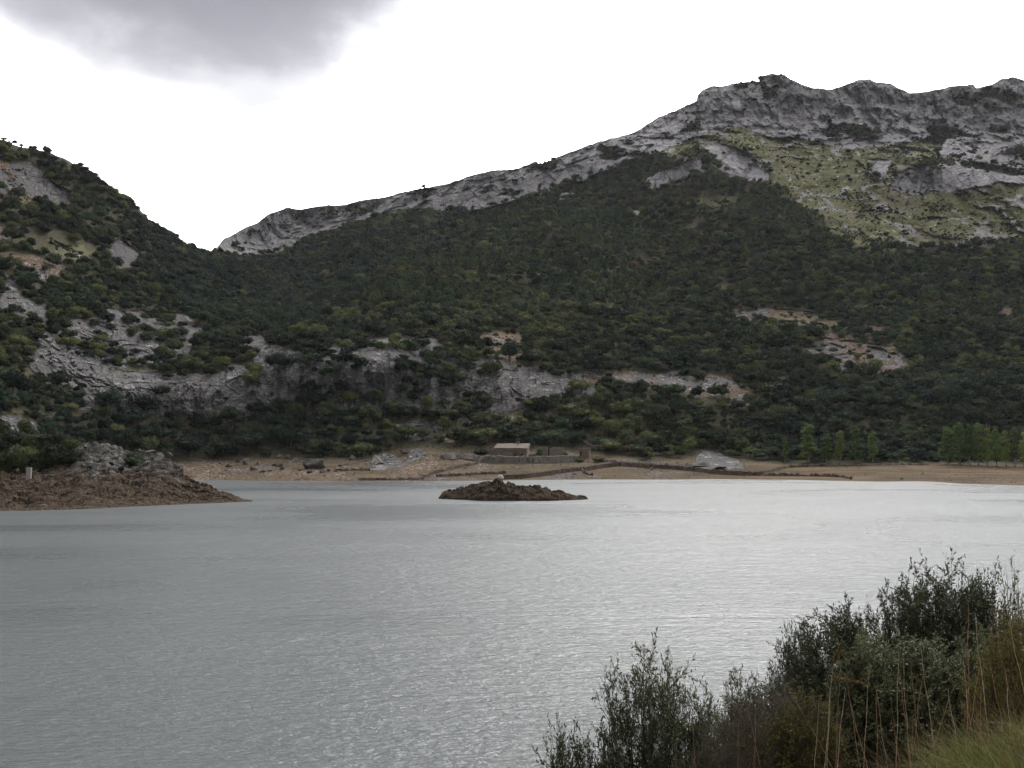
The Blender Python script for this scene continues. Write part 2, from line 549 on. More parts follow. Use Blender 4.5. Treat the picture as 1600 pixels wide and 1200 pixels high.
# water
mat_water, t = new_mat('lake_water')
co = t.n('ShaderNodeTexCoord').outputs['Object']
w0 = t.noise(t.scaled(co, (0.34, 1.0, 1)), 0.75, 3, 0.6, 0.4)
w1 = t.noise(t.scaled(co, (0.45, 1.0, 1)), 2.6, 3, 0.6, 0.3)
w2 = t.noise(t.scaled(co, (0.8, 1.25, 1)), 6.5, 3, 0.6, 0.2)
gust = t.noise(t.scaled(co, (0.010, 0.028, 1)), 1.0, 4, 0.6, 0.4)
lane = t.noise(t.scaled(co, (0.004, 0.03, 1)), 1.0, 3, 0.5, 0.6)
amp = t.math('MULTIPLY', t.step(gust, 0.3, 0.7, 0.6, 1.2), t.step(lane, 0.36, 0.54, 0.85, 1.0))
hgt = t.math('MULTIPLY', t.math('ADD', t.math('MULTIPLY', w0, 0.62), t.math('ADD', t.math('MULTIPLY', w1, 0.40), t.math('MULTIPLY', w2, 0.08))), amp)
pw = finish(t, (0.046, 0.052, 0.052), t.step(gust, 0.3, 0.7, 0.25, 0.34), 0.5, hgt, 0.55, 1.0)
pw.inputs['IOR'].default_value = 1.333

mat_bank, t = new_mat('bank_earth')
co = t.n('ShaderNodeTexCoord').outputs['Object']
n = t.noise(co, 3, 5)
n2 = t.noise(co, 18, 4)
c = t.mix(t.step(n, 0.4, 0.6), (0.03, 0.026, 0.017), (0.07, 0.055, 0.035))
finish(t, c, 0.95, 0.1, t.math('ADD', n, t.math('MULTIPLY', n2, 0.3)), 0.1, 1.0)


# ------------------------------------------------------------------ the land beyond the lake
# ridge line surveyed from the photograph
RIDGE = [(-320, 40), (-150, 140), (0, 218), (30, 229), (50, 232), (70, 236), (90, 243), (105, 250), (125, 262), (145, 272), (165, 284),
         (180, 296), (200, 309), (215, 322), (228, 338), (240, 350), (262, 364), (290, 383), (310, 391), (333, 393),
         (350, 373), (375, 360), (400, 349), (420, 334), (450, 324), (470, 327), (500, 322), (540, 320), (565, 313),
         (600, 308), (650, 296), (700, 286), (745, 271), (775, 266), (800, 265), (825, 258), (835, 253), (843, 256), (870, 246), (930, 223),
         (985, 208), (1000, 202), (1010, 195), (1030, 182), (1070, 166), (1088, 158), (1090, 149), (1097, 141), (1110, 135),
         (1135, 133), (1155, 128), (1186, 127), (1190, 118), (1205, 115), (1225, 116), (1240, 125), (1258, 134), (1275, 138), (1300, 139),
         (1320, 133), (1340, 124), (1358, 124), (1372, 129), (1392, 130), (1408, 139), (1421, 146), (1450, 143), (1480, 136), (1495, 134),
         (1510, 134), (1520, 131), (1526, 137), (1548, 132), (1560, 125), (1580, 120), (1595, 124), (1650, 140), (1750, 120), (1950, 150)]
SHORE = [(-320, 750), (300, 750), (420, 751), (560, 752), (720, 751), (900, 749), (1200, 749), (1380, 752), (1500, 755), (1600, 758), (1950, 766)]
TREELINE = [(-320, 735), (290, 720), (420, 716), (540, 719), (575, 716), (600, 704), (640, 696), (690, 700), (760, 700), (830, 701), (900, 704),
            (935, 706), (1010, 721), (1070, 716), (1100, 703), (1130, 716), (1220, 723), (1600, 725), (1950, 726)]


def curve(tab, x):
    return np.interp(x, [a for a, _ in tab], [b for _, b in tab])


# surveyed distances (column, row, metres)
CTRL = [
    (-300, 722, 320), (-300, 640, 300), (-300, 500, 360), (-300, 300, 480), (-300, 120, 560),
    (0, 722, 330), (0, 690, 292), (0, 640, 308), (0, 560, 338), (0, 490, 380), (0, 420, 430), (0, 340, 490), (0, 218, 565),
    (100, 722, 340), (100, 660, 340), (100, 600, 362), (100, 540, 385), (100, 480, 430), (100, 420, 480), (100, 340, 550), (100, 250, 600),
    (200, 725, 352), (200, 690, 362), (200, 645, 378), (200, 600, 384), (200, 570, 415), (200, 520, 445), (200, 470, 495), (200, 420, 560), (200, 360, 620), (200, 310, 650),
    (335, 722, 366), (335, 690, 378), (335, 660, 390), (335, 600, 400), (335, 568, 425), (335, 530, 475), (335, 490, 545), (335, 440, 660), (335, 392, 840),
    (450, 722, 366), (450, 690, 381), (450, 650, 402), (450, 610, 412), (450, 560, 424), (450, 530, 460), (450, 485, 690), (450, 430, 880), (450, 390, 960), (450, 325, 1010),
    (600, 722, 370), (600, 692, 384), (600, 650, 406), (600, 605, 416), (600, 550, 430), (600, 528, 470), (600, 470, 590), (600, 400, 800), (600, 340, 980), (600, 308, 1010),
    (750, 722, 373), (750, 695, 388), (750, 660, 410), (750, 620, 424), (750, 580, 438), (750, 548, 470), (750, 490, 590), (750, 400, 790), (750, 330, 940), (750, 268, 1000),
    (900, 722, 384), (900, 650, 432), (900, 585, 470), (900, 540, 530), (900, 450, 680), (900, 350, 850), (900, 280, 960), (900, 236, 1000),
    (1080, 722, 388), (1080, 640, 450), (1080, 580, 510), (1080, 500, 620), (1080, 400, 760), (1080, 295, 890), (1080, 250, 915), (1080, 220, 990), (1080, 160, 1040),
    (1250, 722, 388), (1250, 640, 460), (1250, 560, 550), (1250, 460, 680), (1250, 380, 780), (1250, 300, 880), (1250, 218, 1000), (1250, 132, 1050),
    (1450, 725, 394), (1450, 640, 470), (1450, 560, 560), (1450, 480, 660), (1450, 385, 800), (1450, 300, 885), (1450, 258, 905), (1450, 220, 1000), (1450, 143, 1055),
    (1600, 727, 400), (1600, 640, 480), (1600, 560, 570), (1600, 480, 680), (1600, 400, 790), (1600, 300, 890), (1600, 225, 1000), (1600, 124, 1060),
    (1900, 727, 400), (1900, 640, 490), (1900, 500, 680), (1900, 300, 900), (1900, 150, 1080),
]
for x_, y_ in SHORE + [(0, 750), (150, 750), (640, 751.5), (800, 750), (1050, 749), (1280, 750.2)]:
    CTRL.append((x_, y_, EYE * F / (y_ - 680)))
ck = np.array(CTRL, float)
cxy = ck[:, :2] / np.array([400.0, 200.0])
cl = np.log(ck[:, 2])


def tps(r2):
    return 0.5 * r2 * np.log(r2 + 1e-12)


nC = len(cl)
dm = ((cxy[:, None, :] - cxy[None, :, :]) ** 2).sum(-1)
A_ = np.zeros((nC + 3, nC + 3))
A_[:nC, :nC] = tps(dm) + np.eye(nC) * 2e-4
A_[:nC, nC] = 1
A_[:nC, nC + 1:] = cxy
A_[nC:, :nC] = A_[:nC, nC:].T
sol = np.linalg.solve(A_, np.concatenate([cl, np.zeros(3)]))


def dist_at(px, py):
    q = np.stack([np.ravel(px) / 400.0, np.ravel(py) / 200.0], -1)
    out = np.empty(len(q))
    for s in range(0, len(q), 20000):
        b = q[s:s + 20000]
        r2 = ((b[:, None, :] - cxy[None, :, :]) ** 2).sum(-1)
        out[s:s + 20000] = tps(r2) @ sol[:nC] + sol[nC] + b @ sol[nC + 1:]
    return np.exp(out).reshape(np.shape(px))


# what the ground is made of (surveyed outlines, edges broken up by noise)
ROCK = [
    [(326, 380), (345, 365), (420, 320), (560, 300), (740, 255), (980, 190), (1080, 145), (1200, 90), (1960, 60), (1960, 235), (1600, 228), (1560, 217), (1500, 207),
     (1440, 217), (1400, 224), (1330, 231), (1260, 216), (1190, 213), (1150, 198), (1110, 205), (1060, 222), (1010, 246), (980, 255), (920, 276),
     (870, 298), (800, 313), (740, 329), (690, 333), (640, 331), (600, 337), (540, 357), (490, 374), (460, 387), (380, 402), (345, 397)],
    [(1000, 287), (1030, 270), (1080, 248), (1100, 228), (1130, 223), (1160, 236), (1195, 255), (1200, 280), (1170, 287), (1130, 280), (1085, 276), (1040, 297), (1005, 300)],
    [(1390, 296), (1402, 272), (1440, 258), (1490, 256), (1512, 236), (1560, 228), (1640, 238), (1900, 240), (1900, 290), (1620, 290), (1560, 284), (1500, 297), (1440, 302), (1405, 302)],
    [(1465, 243), (1480, 218), (1560, 212), (1600, 222), (1600, 236), (1520, 240)],
    [(1348, 276), (1370, 246), (1392, 250), (1384, 277)],
    [(45, 575), (60, 520), (105, 500), (150, 497), (165, 480), (200, 488), (230, 484), (292, 490), (322, 516), (300, 540), (280, 562), (255, 566), (172, 580), (158, 600), (100, 615)],
    [(-320, 400), (0, 428), (28, 440), (34, 466), (75, 472), (72, 505), (40, 500), (0, 485), (-320, 470)],
    [(120, 640), (128, 598), (175, 582), (320, 580), (332, 588), (360, 566), (388, 572), (400, 545), (418, 535), (440, 540), (468, 548), (500, 545), (520, 538), (545, 531), (600, 529), (680, 527),
     (694, 545), (720, 563), (780, 560), (800, 571), (860, 571), (902, 580), (942, 628), (880, 638), (850, 632), (800, 640), (770, 664), (742, 664), (700, 640), (620, 642),
     (560, 640), (496, 642), (480, 612), (440, 640), (398, 640), (392, 655), (352, 666), (300, 650), (200, 645)],
    [(380, 526), (408, 520), (420, 545), (394, 550)],
    [(612, 664), (650, 655), (690, 660), (690, 682), (640, 692)],
    [(-320, 630), (0, 650), (20, 648), (62, 665), (84, 688), (40, 682), (0, 672)],
    [(1270, 545), (1300, 532), (1322, 545), (1290, 556)], [(1352, 540), (1378, 545), (1392, 562), (1360, 558)], [(1300, 575), (1330, 568), (1340, 580), (1310, 584)],
    [(910, 690), (950, 686), (1010, 690), (1008, 697), (925, 698)], [(1088, 716), (1100, 704), (1128, 708), (1160, 724), (1170, 738), (1090, 736)],
    [(576, 732), (580, 712), (600, 705), (618, 712), (626, 722), (640, 702), (660, 700), (664, 714), (628, 728), (600, 736)],
    [(84, 238), (104, 240), (128, 256), (112, 258)], [(150, 274), (168, 282), (190, 302), (172, 300)], [(206, 316), (226, 334), (214, 334)],
    [(10, 256), (44, 250), (70, 276), (110, 300), (112, 318), (60, 312), (30, 290)], [(138, 345), (150, 340), (182, 358), (170, 368)],
    [(170, 378), (190, 372), (226, 402), (208, 426), (180, 404)], [(722, 484), (744, 484), (744, 490), (722, 490)], [(560, 448), (584, 446), (584, 453), (562, 454)],
    [(880, 300), (905, 302), (890, 312), (872, 314)], [(985, 330), (1002, 330), (1004, 340), (986, 342)],
]
GRASS = [
    [(1015, 238), (1060, 218), (1110, 196), (1150, 192), (1190, 206), (1260, 210), (1330, 224), (1440, 212), (1500, 202), (1600, 220), (1960, 235),
     (1960, 400), (1600, 376), (1540, 382), (1480, 388), (1430, 386), (1390, 392), (1350, 388), (1320, 372), (1296, 356), (1256, 330), (1236, 312), (1205, 290), (1200, 262),
     (1165, 240), (1130, 226), (1100, 232), (1060, 246)],
    [(1056, 318), (1130, 312), (1160, 318), (1100, 330)],
    [(75, 378), (128, 382), (140, 402), (96, 406)], [(185, 408), (205, 405), (210, 424), (190, 424)],
]
SOIL = [
    [(735, 532), (790, 516), (812, 522), (822, 550), (800, 566), (772, 562), (750, 548)],
    [(880, 582), (960, 578), (1060, 584), (1110, 582), (1172, 604), (1188, 632), (1150, 630), (1100, 618), (1050, 612), (950, 602), (900, 596)],
    [(1140, 482), (1250, 486), (1392, 514), (1390, 526), (1310, 514), (1240, 508), (1150, 500)],
    [(1250, 545), (1300, 520), (1400, 545), (1424, 572), (1400, 588), (1330, 578), (1280, 566)],
    [(-320, 200), (0, 250), (60, 272), (120, 306), (104, 332), (40, 318), (0, 322), (-320, 300)],
    [(15, 398), (88, 400), (104, 430), (60, 450), (40, 420)], [(-320, 320), (0, 350), (20, 360), (0, 384), (-320, 360)],
    [(725, 662), (790, 640), (815, 650), (800, 664), (760, 670)], [(688, 676), (712, 670), (708, 690), (690, 690)],
    [(1500, 660), (1500, 660), (1500, 661)], [(1560, 482), (1592, 482), (1592, 494), (1566, 496)], [(870, 656), (892, 654), (888, 668), (870, 668)],
    [(820, 548), (845, 540), (860, 552), (838, 562)],
]

GX = np.arange(-320, 1941, 2.0)
NX = len(GX)
NR = 330                         # rows shore -> ridge
UNDER, BACK = 6, 7               # rows below the water line, rows behind the ridge
top = curve(RIDGE, GX) + fbm(GX / 9.0, GX * 0, GX * 0 + 2, 3) * 1.6
bot = curve(SHORE, GX)
tt = np.linspace(0, 1, NR)
PX = np.repeat(GX[None, :], NR, 0)
PY = bot[None, :] + (top - bot)[None, :] * tt[:, None]
DY = dist_at(PX, PY)
X0, Y0, Z0 = along(PX, PY, DY)

wx = fbm(X0 / 14.0, Y0 / 14.0, Z0 / 14.0, 4) * 11
wy = fbm(X0 / 14.0 + 90, Y0 / 14.0, Z0 / 14.0 + 40, 4) * 7


def soft(polys, k=(0.6, 1.0, 1.5)):
    r = 0
    for m in k:
        s = np.zeros(PX.shape, bool)
        for p in polys:
            s |= in_poly(PX + wx * m, PY + wy * m, p)
        r = r + s
    return r / len(k)


rock = soft(ROCK)
grass = soft(GRASS, (0.5, 1.2, 2.2, 3.2)) * (1 - rock)
soil = np.maximum(soft(SOIL) * (1 - rock), 0)
tl = curve(TREELINE, GX)[None, :]
sand = np.clip((PY + wy * 0.35 - tl - 1.0) / 3.0, 0, 1) * (1 - rock)
# middle of the shore is stonier and browner than the sandy right
stony = np.clip((1190 - PX) / 160, 0, 1) * np.clip((PX - 200) / 100, 0, 1)
# patchy outcrops inside the rough ground and in the grass
out1 = ridged(X0 / 22, Y0 / 22, Z0 / 16, 4)
patch = np.clip((out1 - 0.70) * 7, 0, 1)
rock = np.maximum(rock, patch * np.maximum(soil * 0.8, grass * 0.55))
rock = np.maximum(rock, np.clip((fbm(X0 / 13, Y0 / 13, Z0 / 13, 4) - 0.12) * 5, 0, 1) * sand * stony * 0.75)
thin = np.clip((fbm(X0 / 17 + 7, Y0 / 17, Z0 / 17, 4) - 0.1) * 4, 0, 1)
grass = np.maximum(grass, thin * soil * 0.5)
# ridge brush breaks the rock in the upper left cliffs
rock = rock * (1 - 0.75 * np.clip((fbm(X0 / 30 + 3, Y0 / 30, Z0 / 22, 4) - 0.18) * 5, 0, 1) * (DY > 700))

def blur(a, nx, ny):
    for ax, n in ((1, nx), (0, ny)):
        k = 2 * n + 1
        p = np.pad(a, [(n + 1, n) if i == ax else (0, 0) for i in (0, 1)], mode='edge').cumsum(axis=ax)
        a = (np.take(p, range(k, p.shape[ax]), axis=ax) - np.take(p, range(0, p.shape[ax] - k), axis=ax)) / k
    return a


rock *= np.where(PY > tl, 0.62, 1)
rock_soft = blur(blur(rock, 7, 6), 7, 6)
grass_soft = blur(blur(grass, 9, 8), 9, 8)
# relief: crags, beds and buttresses pushed in and out of the slope
far = np.clip((DY - 380) / 600, 0, 1)
L = 1 + 1.6 * far
but = ridged(X0 / (26 * L), Y0 / (26 * L), Z0 / (70 * L), 4, 0.55)
crag = ridged(X0 / (7.5 * L) + 9, Y0 / (7.5 * L), Z0 / (13 * L), 4, 0.55)
cd, cv = cells(X0 / (5.0 * L), Y0 / (5.0 * L), Z0 / (6.5 * L))
cd2b, cv2b = cells(X0 / (2.4 * L) + 3, Y0 / (2.4 * L), Z0 / (2.8 * L))
zb = Z0 + fbm(X0 / 25, Y0 / 25, Z0 / 25, 3) * 6 + X0 * 0.05
bed = (zb / 2.6) % 1.0
slabs = np.clip((340 - PX) / 60, 0, 1) * np.clip((620 - PY) / 30, 0, 1) * np.clip((PY - 425) / 15, 0, 1) + np.clip((PX - 560) / 40, 0, 1) * np.clip((720 - PX) / 40, 0, 1) * np.clip((562 - PY) / 10, 0, 1) * np.clip((PY - 500) / 10, 0, 1)
amp = rock_soft * (5.5 + 20 * far)
cliffy = np.clip((PX - 380) / 40, 0, 1) * np.clip((960 - PX) / 60, 0, 1) * np.clip((PY - 535) / 10, 0, 1) * np.clip((665 - PY) / 15, 0, 1)
rib = ridged(X0 / (9 * L) + 4, Y0 / (9 * L), Z0 / (75 * L), 3, 0.6)
lowedge = np.where(cliffy > 0, np.clip((664 - PY) / 60, 0, 1), 1)
amp = amp * lowedge
d = -(rib - 0.73) * amp * (0.8 + 1.1 * cliffy) - (but - 0.73) * amp * (0.75 + 1.6 * cliffy) - (crag - 0.73) * amp * 0.75 - (cv2b - 0.5) * rock_soft * (2.0 + 2.0 * far) - (cv - 0.5) * rock_soft * (2.8 + 6.0 * far)
d += slabs * rock_soft * (bed - 0.5) * 2.2 * np.clip(fbm(X0 / 9, Y0 / 9, Z0 / 5, 3) * 3 + 0.4, 0, 1)
d += (1 - rock) * fbm(X0 / 16, Y0 / 16, Z0 / 16, 4) * (1.0 + 5.0 * far) * (1 - 0.8 * sand)
gul = ridged(X0 / 85 + 2 + fbm(X0 / 120, Y0 / 120, Z0 * 0, 2) * 0.5, Y0 / 330, Z0 * 0, 3)
d += -(gul - 0.6) * 95 * far * (1 - rock) * np.clip((PY - top[None, :]) / 60, 0, 1)
d *= np.clip(tt[:, None] * 14, 0.15, 1)
DY = DY + d
LX, LY, LZ = along(PX, PY, DY)


def land(px, py, lift=0.0):
    """A point on the modelled land."""
    fx = np.clip((np.asarray(px, float) - GX[0]) / 2.0, 0, NX - 1.001)
    i = fx.astype(int); u = fx - i
    b = bot[i] * (1 - u) + bot[i + 1] * u
    tp = top[i] * (1 - u) + top[i + 1] * u
    r = np.clip((np.asarray(py, float) - b) / (tp - b), 0, 1) * (NR - 1)
    j = np.clip(r.astype(int), 0, NR - 2); v = r - j
    def g(a):
        return (a[j, i] * (1 - u) + a[j, i + 1] * u) * (1 - v) + (a[j + 1, i] * (1 - u) + a[j + 1, i + 1] * u) * v
    return np.stack([g(LX), g(LY), g(LZ) + lift], -1)


# grid with the bed below the water line and the far side of the ridge
rowsX, rowsY, rowsZ, rowsM = [], [], [], []
mudmix = sand * stony * np.clip(0.72 + fbm(X0 / 10, Y0 / 18, Z0 / 4, 3) * 1.5, 0, 1)
mask = np.stack([rock, grass, np.maximum(soil, mudmix), sand * (1 - mudmix)], -1)
for k in range(UNDER, 0, -1):
    rowsX.append(LX[0] * (1 - 0.008 * k)); rowsY.append(LY[0] - 2.6 * k); rowsZ.append(LZ[0] - 0.05 - 0.35 * k); rowsM.append(mask[0])
for r in range(NR):
    rowsX.append(LX[r]); rowsY.append(LY[r]); rowsZ.append(LZ[r]); rowsM.append(mask[r])
for k in range(1, BACK + 1):
    s = 1 + 0.03 * k * k / 2
    rowsX.append(LX[-1] * s); rowsY.append(LY[-1] * s); rowsZ.append(LZ[-1] - (0.06 * k + 0.035 * k * k) * LY[-1] * 0.2); rowsM.append(mask[-1])
GV = np.stack([np.array(rowsX), np.array(rowsY), np.array(rowsZ)], -1)
GM = np.array(rowsM)
CREST_LIFT = np.concatenate([np.zeros((UNDER, NX)), np.clip((DY - 720) / 140, 0, 1) * (0.45 + 0.55 * np.clip((PX - 850) / 150, 0, 1)), np.ones((BACK, NX))])  # strength of the painted brightening, more at right where the summit catches less light
NRT = GV.shape[0]
ii, jj = np.meshgrid(np.arange(NX - 1), np.arange(NRT - 1))
quads = np.stack([jj * NX + ii, jj * NX + ii + 1, (jj + 1) * NX + ii + 1, (jj + 1) * NX + ii], -1)
pyr = np.concatenate([np.repeat(PY[:1], UNDER, 0), PY, np.repeat(PY[-1:], BACK, 0)])
pxr = np.repeat(GX[None, :], NRT, 0)
fx_, fy_ = pxr[:-1, :-1] + 1, pyr[:-1, :-1]
VALLEY = [(330, -900), (333, 393), (400, 425), (450, 455), (505, 500), (470, 522), (405, 528), (345, 556), (330, 584), (130, 592), (90, 620), (92, 690), (100, 800)]
left_poly = [(-900, -900)] + VALLEY + [(-900, 800)]
is_shore = fy_ > curve(TREELINE, fx_) + 2
is_cliff = in_poly(fx_, fy_, [(100, 650), (125, 594), (330, 584), (345, 556), (405, 528), (470, 530), (545, 524), (690, 520), (720, 556), (800, 566), (905, 576), (950, 632), (770, 672), (700, 645), (490, 648), (350, 670)]) & ~is_shore
is_left = in_poly(fx_, fy_, left_poly) & ~is_shore & ~is_cliff
kindmap = np.where(is_shore, 0, np.where(is_cliff, 1, np.where(is_left, 2, 3)))


def land_piece(name, k, label, cat):
    q = quads[kindmap == k]
    used, inv = np.unique(q.ravel(), return_inverse=True)
    me = np_mesh(name, GV.reshape(-1, 3)[used], inv.reshape(-1, 4), mat_land, smooth=False)
    a = me.color_attributes.new('mask', 'FLOAT_COLOR', 'POINT')
    a.data.foreach_set('color', GM.reshape(-1, 4)[used].astype(np.float32).ravel())
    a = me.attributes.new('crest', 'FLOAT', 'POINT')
    a.data.foreach_set('value', CREST_LIFT.reshape(-1)[used].astype(np.float32))
    return tag(link(name, me), label, cat, kind='structure')


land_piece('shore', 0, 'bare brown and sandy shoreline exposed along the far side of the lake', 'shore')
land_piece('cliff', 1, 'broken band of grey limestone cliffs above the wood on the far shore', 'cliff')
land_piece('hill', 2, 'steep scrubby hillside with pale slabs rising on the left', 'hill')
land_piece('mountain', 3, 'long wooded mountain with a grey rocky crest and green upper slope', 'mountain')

# lake
bm = bmesh.new()
vs = [bm.verts.new(p) for p in ((-420, -60, 0), (520, -60, 0), (520, 460, 0), (-420, 460, 0))]
bm.faces.new(vs)
tag(link('lake', bm_mesh('lake', bm, mat_water)), 'grey green lake with wind ripples brighter towards the right', 'lake', kind='structure')
bm = bmesh.new()
vs = [bm.verts.new(p) for p in ((-3000, -600, -14), (3000, -600, -14), (3000, 3000, -14), (-3000, 3000, -14))]
bm.faces.new(vs)
tag(link('lake_bed', bm_mesh('lake_bed', bm, mat_bank)), 'dark earth bed lying under the lake water', 'lake bed', kind='structure')

# ------------------------------------------------------------------ headland on the left
HF = [(-320, 815), (-100, 800), (0, 797.5), (60, 797), (130, 795), (200, 791), (260, 788.5), (320, 786), (370, 784), (394, 783)]
HC = [(-320, 735), (0, 737), (60, 736), (110, 716), (122, 700), (135, 693), (160, 690), (185, 699), (205, 706), (225, 703), (245, 708), (262, 714), (275, 726), (288, 740), (305, 748), (330, 758), (355, 769), (380, 779), (394, 782)]
hx = np.arange(-320, 395, 1.5)
nh = 110
nb = 26
hf, hc = curve(HF, hx), curve(HC, hx) + fbm(hx / 5.0, hx * 0, hx * 0 + 8, 3) * 2.2 * np.clip((394 - hx) / 60, 0, 1)
yf = EYE * F / (hf - 680)
wid = np.interp(hx, [-320, 0, 120, 200, 280, 394], [45, 42, 52, 46, 26, 5])
s_ = np.linspace(0, 1, nh)
HPX = np.repeat(hx[None, :], nh, 0)
HPY = hf + (hc - hf) * (s_[:, None] ** 0.9)
HY = yf[None, :] + wid[None, :] * s_[:, None]
hX, hY, hZ = along(HPX, HPY, HY)
cd1, cv1 = cells(hX / 3.0, hY / 3.0, hX * 0)
cd2, cv2 = cells(hX / 1.1 + 5, hY / 1.1, hX * 0 + 3)
cd3, cv3 = cells(hX / 6.5 + 2, hY / 6.5, hX * 0 + 7)
dz_ = (cv1 - 0.5) * 0.9 - (cd1 - 0.5) * 0.8 + (cv2 - 0.5) * 0.42 - (cd2 - 0.45) * 0.45 + (cv3 - 0.5) * 0.8 - (cd3 - 0.5) * 0.6 + fbm(hX / 5, hY / 5, hX * 0, 4) * 0.8
hZ = hZ + dz_ * np.clip(s_[:, None] * 6, 0.22, 1) * np.clip((396 - HPX) / 90, 0.10, 1)
hX = hX + fbm(hX / 1.5, hY / 1.5, hX * 0 + 11, 3) * 0.5
hY = HY + fbm(hX / 1.5, HY / 1.5, hX * 0 + 21, 3) * 0.5
hmask = np.clip((750 - HPY + fbm(hX / 3, hY / 3, hZ / 3, 4) * 46) / 14, 0, 1) * 0.85 * np.clip((HPX - 92) / 30, 0, 1) * np.clip((310 - HPX) / 30, 0, 1)
HVx, HVy, HVz, HM = [hX[0]] , [hY[0] - 3], [hZ[0] - 1.6], [hmask[0]]
for r in range(nh):
    HVx.append(hX[r]); HVy.append(hY[r]); HVz.append(hZ[r]); HM.append(hmask[r])
leftness = np.clip((150 - hx) / 40, 0, 1)
for k in range(1, nb + 1):
    u = k / nb
    Yk = hY[-1] + u * (30 * (1 - leftness) + (312 - hY[-1]) * leftness) * np.clip((396 - hx) / 60, 0.1, 1)
    zr = hZ[-1] * (1 - u) + (-1.5) * u
    zl = hZ[-1] * (1 - u) + 14.0 * u
    HVx.append(hX[-1] * Yk / hY[-1]); HVy.append(Yk); HVz.append(zr * (1 - leftness) + zl * leftness + fbm(hx / 20, hx * 0 + k * 0.4, hx * 0, 3) * 0.8 * np.clip((394 - hx) / 60, 0, 1)); HM.append(hmask[-1])
HV = np.stack([np.array(HVx), np.array(HVy), np.array(HVz)], -1)
nr_, nc_ = HV.shape[:2]
ii, jj = np.meshgrid(np.arange(nc_ - 1), np.arange(nr_ - 1))
q = np.stack([jj * nc_ + ii, jj * nc_ + ii + 1, (jj + 1) * nc_ + ii + 1, (jj + 1) * nc_ + ii], -1).reshape(-1, 4)
me = np_mesh('headland', HV.reshape(-1, 3), q, mat_edge)
a = me.color_attributes.new('mask', 'FLOAT_COLOR', 'POINT')
hm = np.array(HM).reshape(-1)
a.data.foreach_set('color', np.stack([hm, hm * 0, hm * 0, hm * 0 + 1], -1).astype(np.float32).ravel())
tag(link('headland', me), 'low headland of brown broken rock with pale boulders reaching in from the left', 'headland', kind='structure')


def head(px, py, lift=0.0):
    """A point on the headland's near slope."""
    i = int(np.clip(round((px + 320) / 1.5), 0, len(hx) - 1))
    j = int(np.argmin(np.abs(HPY[:, i] - py)))
    return np.array([hX[j, i], hY[j, i], hZ[j, i] + lift])


# ------------------------------------------------------------------ islet
IC = [(687, 778), (690, 771), (696, 767), (705, 765), (720, 762.5), (735, 760), (748, 757), (760, 756), (768, 753), (776, 751.5), (790, 752), (800, 756), (812, 761),
      (830, 760), (842, 761), (852, 763), (862, 766.5), (875, 767), (888, 771), (900, 774.5), (908, 774), (914, 776), (917, 779)]
nx_, ny_ = 300, 90
Yi = 238.0
u_ = np.linspace(686, 918, nx_)
v_ = np.linspace(-1, 1, ny_)
U, Vv = np.meshgrid(u_, v_)
ihx = (U - 800) / F * Yi
half = 6.5 * np.clip(np.minimum(U - 686, 918 - U) / 60, 0, 1) ** 0.6 + 0.3
iy = Yi + Vv * half - np.clip((U - 735) / 20, 0, 1) * 2.5
prof = (779.5 - curve(IC, U)) / F * Yi
shape = np.clip(1 - np.abs(Vv) ** 2.2, 0, 1) ** 0.6
c1d, c1v = cells(ihx / 1.9, iy / 1.9, U * 0)
c2d, c2v = cells(ihx / 0.75 + 3, iy / 0.75, U * 0 + 4)
rel = 0.62 + 0.38 * c1v - 0.34 * c1d + 0.18 * (c2v - 0.5) - 0.18 * c2d + 0.30
iz = prof * shape * np.clip(rel, 0.2, 1.12) + (shape - 0.35) * 0.35 - 0.12
ihx = ihx + fbm(ihx / 1.4, iy / 1.4, iz / 1.4, 3) * 0.5
iy = iy + fbm(ihx / 1.4 + 40, iy / 1.4, iz / 1.4, 3) * 0.6
iz = np.where(np.abs(Vv) > 0.97, -1.0, iz)
iz[:, 0] = -1; iz[:, -1] = -1
ii, jj = np.meshgrid(np.arange(nx_ - 1), np.arange(ny_ - 1))
q = np.stack([jj * nx_ + ii, jj * nx_ + ii + 1, (jj + 1) * nx_ + ii + 1, (jj + 1) * nx_ + ii], -1).reshape(-1, 4)
me = np_mesh('islet', np.stack([ihx, iy, iz], -1).reshape(-1, 3), q, mat_edge)
a = me.color_attributes.new('mask', 'FLOAT_COLOR', 'POINT')
a.data.foreach_set('color', np.tile(np.array([0, 0, 0, 1], np.float32), nx_ * ny_))
tag(link('islet', me), 'low islet of jagged brown rock standing alone in the middle of the lake', 'islet', kind='structure')


# ------------------------------------------------------------------ near bank under the camera
def bank_z(x, y):
    y0 = np.interp(x, [-40, 0, 1.2, 3.0, 5.0, 40], [0.3, 0.5, 1.6, 5.2, 6.2, 6.5])
    s = 0.42 * 0.5 * np.log1p(np.exp((y - y0) / 0.5))
    return 13.4 - 0.05 * y - s * 0.95 + 0.14 * np.clip((x - 1.7) / 1.5, 0, 1) * np.clip((y - 4.0) / 1.5, 0, 1) * np.clip((8.2 - y) / 1.6, 0, 1) + 0.12 * np.sin(x * 1.3) * np.cos(y * 0.9)


bx, by = np.meshgrid(np.linspace(-40, 40, 200), np.linspace(-14, 36, 150))
bz = bank_z(bx, by) + fbm(bx / 1.5, by / 1.5, bx * 0, 3) * 0.12
bz = np.where(by < 0, np.maximum(bz, 12.9), bz)
ii, jj = np.meshgrid(np.arange(199), np.arange(149))
q = np.stack([jj * 200 + ii, jj * 200 + ii + 1, (jj + 1) * 200 + ii + 1, (jj + 1) * 200 + ii], -1).reshape(-1, 4)
me = np_mesh('bank', np.stack([bx, by, bz], -1).reshape(-1, 3), q, mat_bank, smooth=True)
tag(link('bank', me), 'dark earth bank sloping down to the lake under the near bushes', 'bank', kind='structure')


